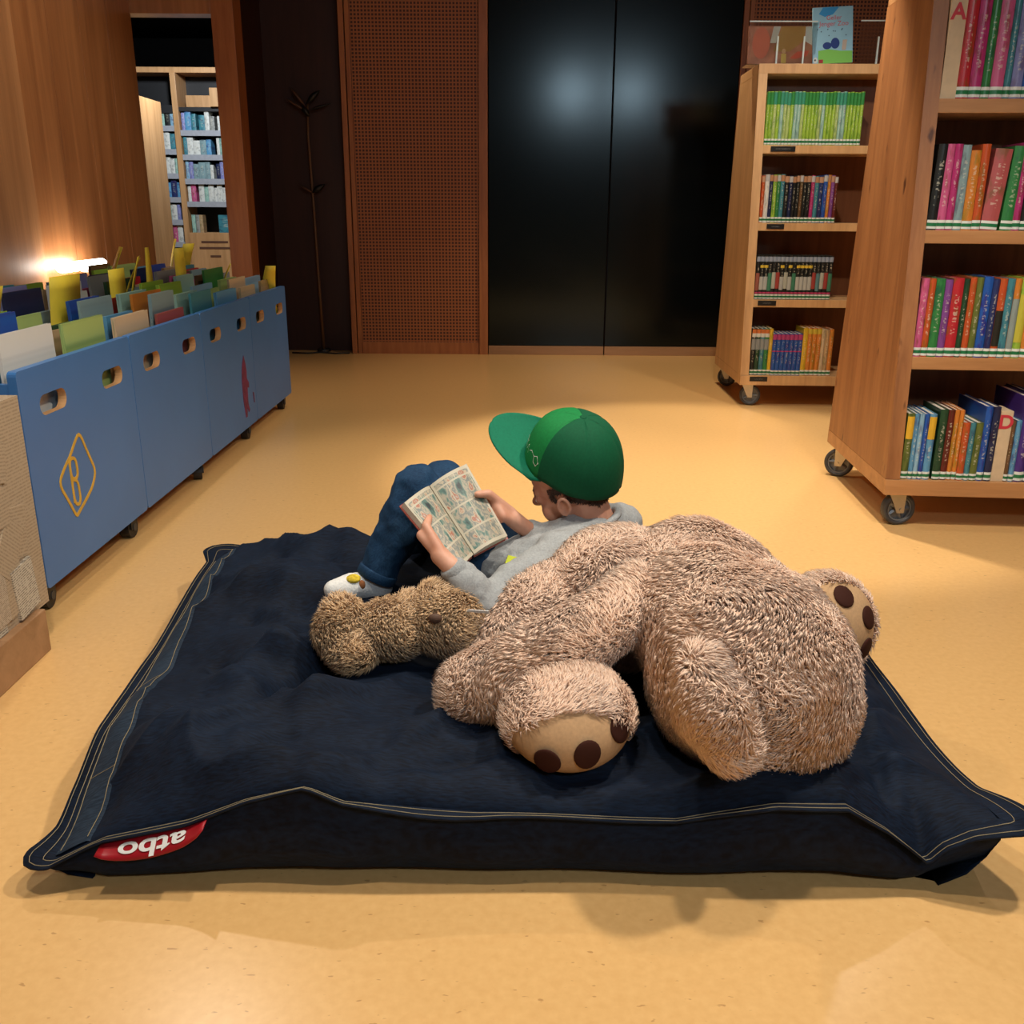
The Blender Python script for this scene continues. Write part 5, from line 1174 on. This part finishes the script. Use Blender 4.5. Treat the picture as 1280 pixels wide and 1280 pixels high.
# ------------------------------------------------ the open comic book
cb = thing('comic_book', 'open comic book with coloured panels held by the child', 'book', kl((0, 0, 0)) and PO)
def mat_comic():
    m, nt, b = new_mat('comic_page')
    tc = N(nt, 'ShaderNodeTexCoord')
    br = N(nt, 'ShaderNodeTexBrick'); br.offset = .42; br.squash = 1; br.inputs['Scale'].default_value = 1.0; br.inputs['Brick Width'].default_value = .62; br.inputs['Row Height'].default_value = .315; br.inputs['Mortar Size'].default_value = .011; br.inputs['Mortar Smooth'].default_value = 0
    mp = N(nt, 'ShaderNodeMapping'); mp.inputs['Location'].default_value = (.06, .05, 0); nt.links.new(tc.outputs['UV'], mp.inputs['Vector']); nt.links.new(mp.outputs[0], br.inputs['Vector'])
    n = N(nt, 'ShaderNodeTexNoise'); n.inputs['Scale'].default_value = 4.5; n.inputs['Detail'].default_value = 3; nt.links.new(tc.outputs['UV'], n.inputs['Vector'])
    r = ramp(nt, [(.30, (.02, .03, .035)), (.40, (.10, .20, .17)), (.47, (.42, .36, .27)), (.53, (.16, .19, .18)), (.58, (.50, .42, .30)), (.63, (.36, .11, .06)), (.70, (.45, .46, .40))]); r.color_ramp.interpolation = 'LINEAR'
    nt.links.new(n.outputs['Fac'], r.inputs[0])
    mx = N(nt, 'ShaderNodeMixRGB'); mx.inputs[2].default_value = (.50, .45, .34, 1); nt.links.new(br.outputs['Fac'], mx.inputs[0]); nt.links.new(r.outputs[0], mx.inputs[1])
    # plain page margin
    sp = N(nt, 'ShaderNodeSeparateXYZ'); nt.links.new(tc.outputs['UV'], sp.inputs[0]); last = None
    for ax, lim in ((0, .45), (1, .46)):
        s = N(nt, 'ShaderNodeMath', operation='SUBTRACT'); s.inputs[1].default_value = .5; nt.links.new(sp.outputs[ax], s.inputs[0]); a = N(nt, 'ShaderNodeMath', operation='ABSOLUTE'); nt.links.new(s.outputs[0], a.inputs[0])
        g = N(nt, 'ShaderNodeMath', operation='GREATER_THAN'); g.inputs[1].default_value = lim; nt.links.new(a.outputs[0], g.inputs[0])
        if last: mm = N(nt, 'ShaderNodeMath', operation='MAXIMUM'); nt.links.new(last, mm.inputs[0]); nt.links.new(g.outputs[0], mm.inputs[1]); last = mm.outputs[0]
        else: last = g.outputs[0]
    m2 = N(nt, 'ShaderNodeMixRGB'); m2.inputs[2].default_value = (.52, .47, .36, 1); nt.links.new(last, m2.inputs[0]); nt.links.new(mx.outputs[0], m2.inputs[1])
    nt.links.new(m2.outputs[0], b.inputs['Base Color']); b.inputs['Roughness'].default_value = .5
    return m
M_comic = mat_comic()
def page_half(name, f0, f1, e0, e1, n):
    NU, NV = 14, 10
    def P(u, v, k):
        a = f0.lerp(e0, u); b_ = f1.lerp(e1, u); bul = .008 * math.sin(PI * min(1, u * 1.1)) ** .8 - .005 * (1 - u) ** 4
        return a.lerp(b_, v) + n * (bul * (1 - k) - .013 * k) - PO
    bm = bmesh.new(); uvl = bm.loops.layers.uv.new('UVMap'); g = [[bm.verts.new(P(i / NU, j / NV, 0)) for j in range(NV + 1)] for i in range(NU + 1)]
    for i in range(NU):
        for j in range(NV):
            f = bm.faces.new((g[i][j], g[i + 1][j], g[i + 1][j + 1], g[i][j + 1]))
            for lp_, (a, b_) in zip(f.loops, ((i, j), (i + 1, j), (i + 1, j + 1), (i, j + 1))): lp_[uvl].uv = (a / NU, 1 - b_ / NV)
    pg = finish(bm, name, M_comic, cb, True)
    bm = bmesh.new()      # page block under the open page
    g0 = [[bm.verts.new(P(i / NU, j / NV, 0) - n * .0006) for j in (0, NV)] for i in range(NU + 1)]; g1 = [[bm.verts.new(P(i / NU, j / NV, 1)) for j in (0, NV)] for i in range(NU + 1)]
    for i in range(NU):
        bm.faces.new((g0[i][0], g0[i + 1][0], g0[i + 1][1], g0[i][1])); bm.faces.new((g1[i][0], g1[i + 1][0], g1[i + 1][1], g1[i][1]))
        for k in (0, 1): bm.faces.new((g0[i][k], g0[i + 1][k], g1[i + 1][k], g1[i][k]))
    bm.faces.new((g0[NU][0], g0[NU][1], g1[NU][1], g1[NU][0])); bm.faces.new((g0[0][0], g0[0][1], g1[0][1], g1[0][0])); bmesh.ops.recalc_face_normals(bm, faces=bm.faces)
    finish(bm, 'page_block', M_pages, cb)
    bm = bmesh.new(); ou = (e0 - f0).normalized() * .004; al = (f1 - f0).normalized() * .003
    c4 = [f0 - al, e0 + ou - al, e1 + ou + al, f1 + al]; A = [bm.verts.new(p - n * .0135 - PO) for p in c4]; B = [bm.verts.new(p - n * .0155 - PO) for p in c4]
    bm.faces.new(A); bm.faces.new(list(reversed(B)))
    for k in range(4): bm.faces.new((A[k], A[(k + 1) % 4], B[(k + 1) % 4], B[k]))
    finish(bm, 'cover', plain('comic_cover', (.30, .07, .05), rough=.4), cb)
page_half('page', fT, fB, pA, pD, nL); page_half('page', fT, fB, pB, pC, nR)
#PART5
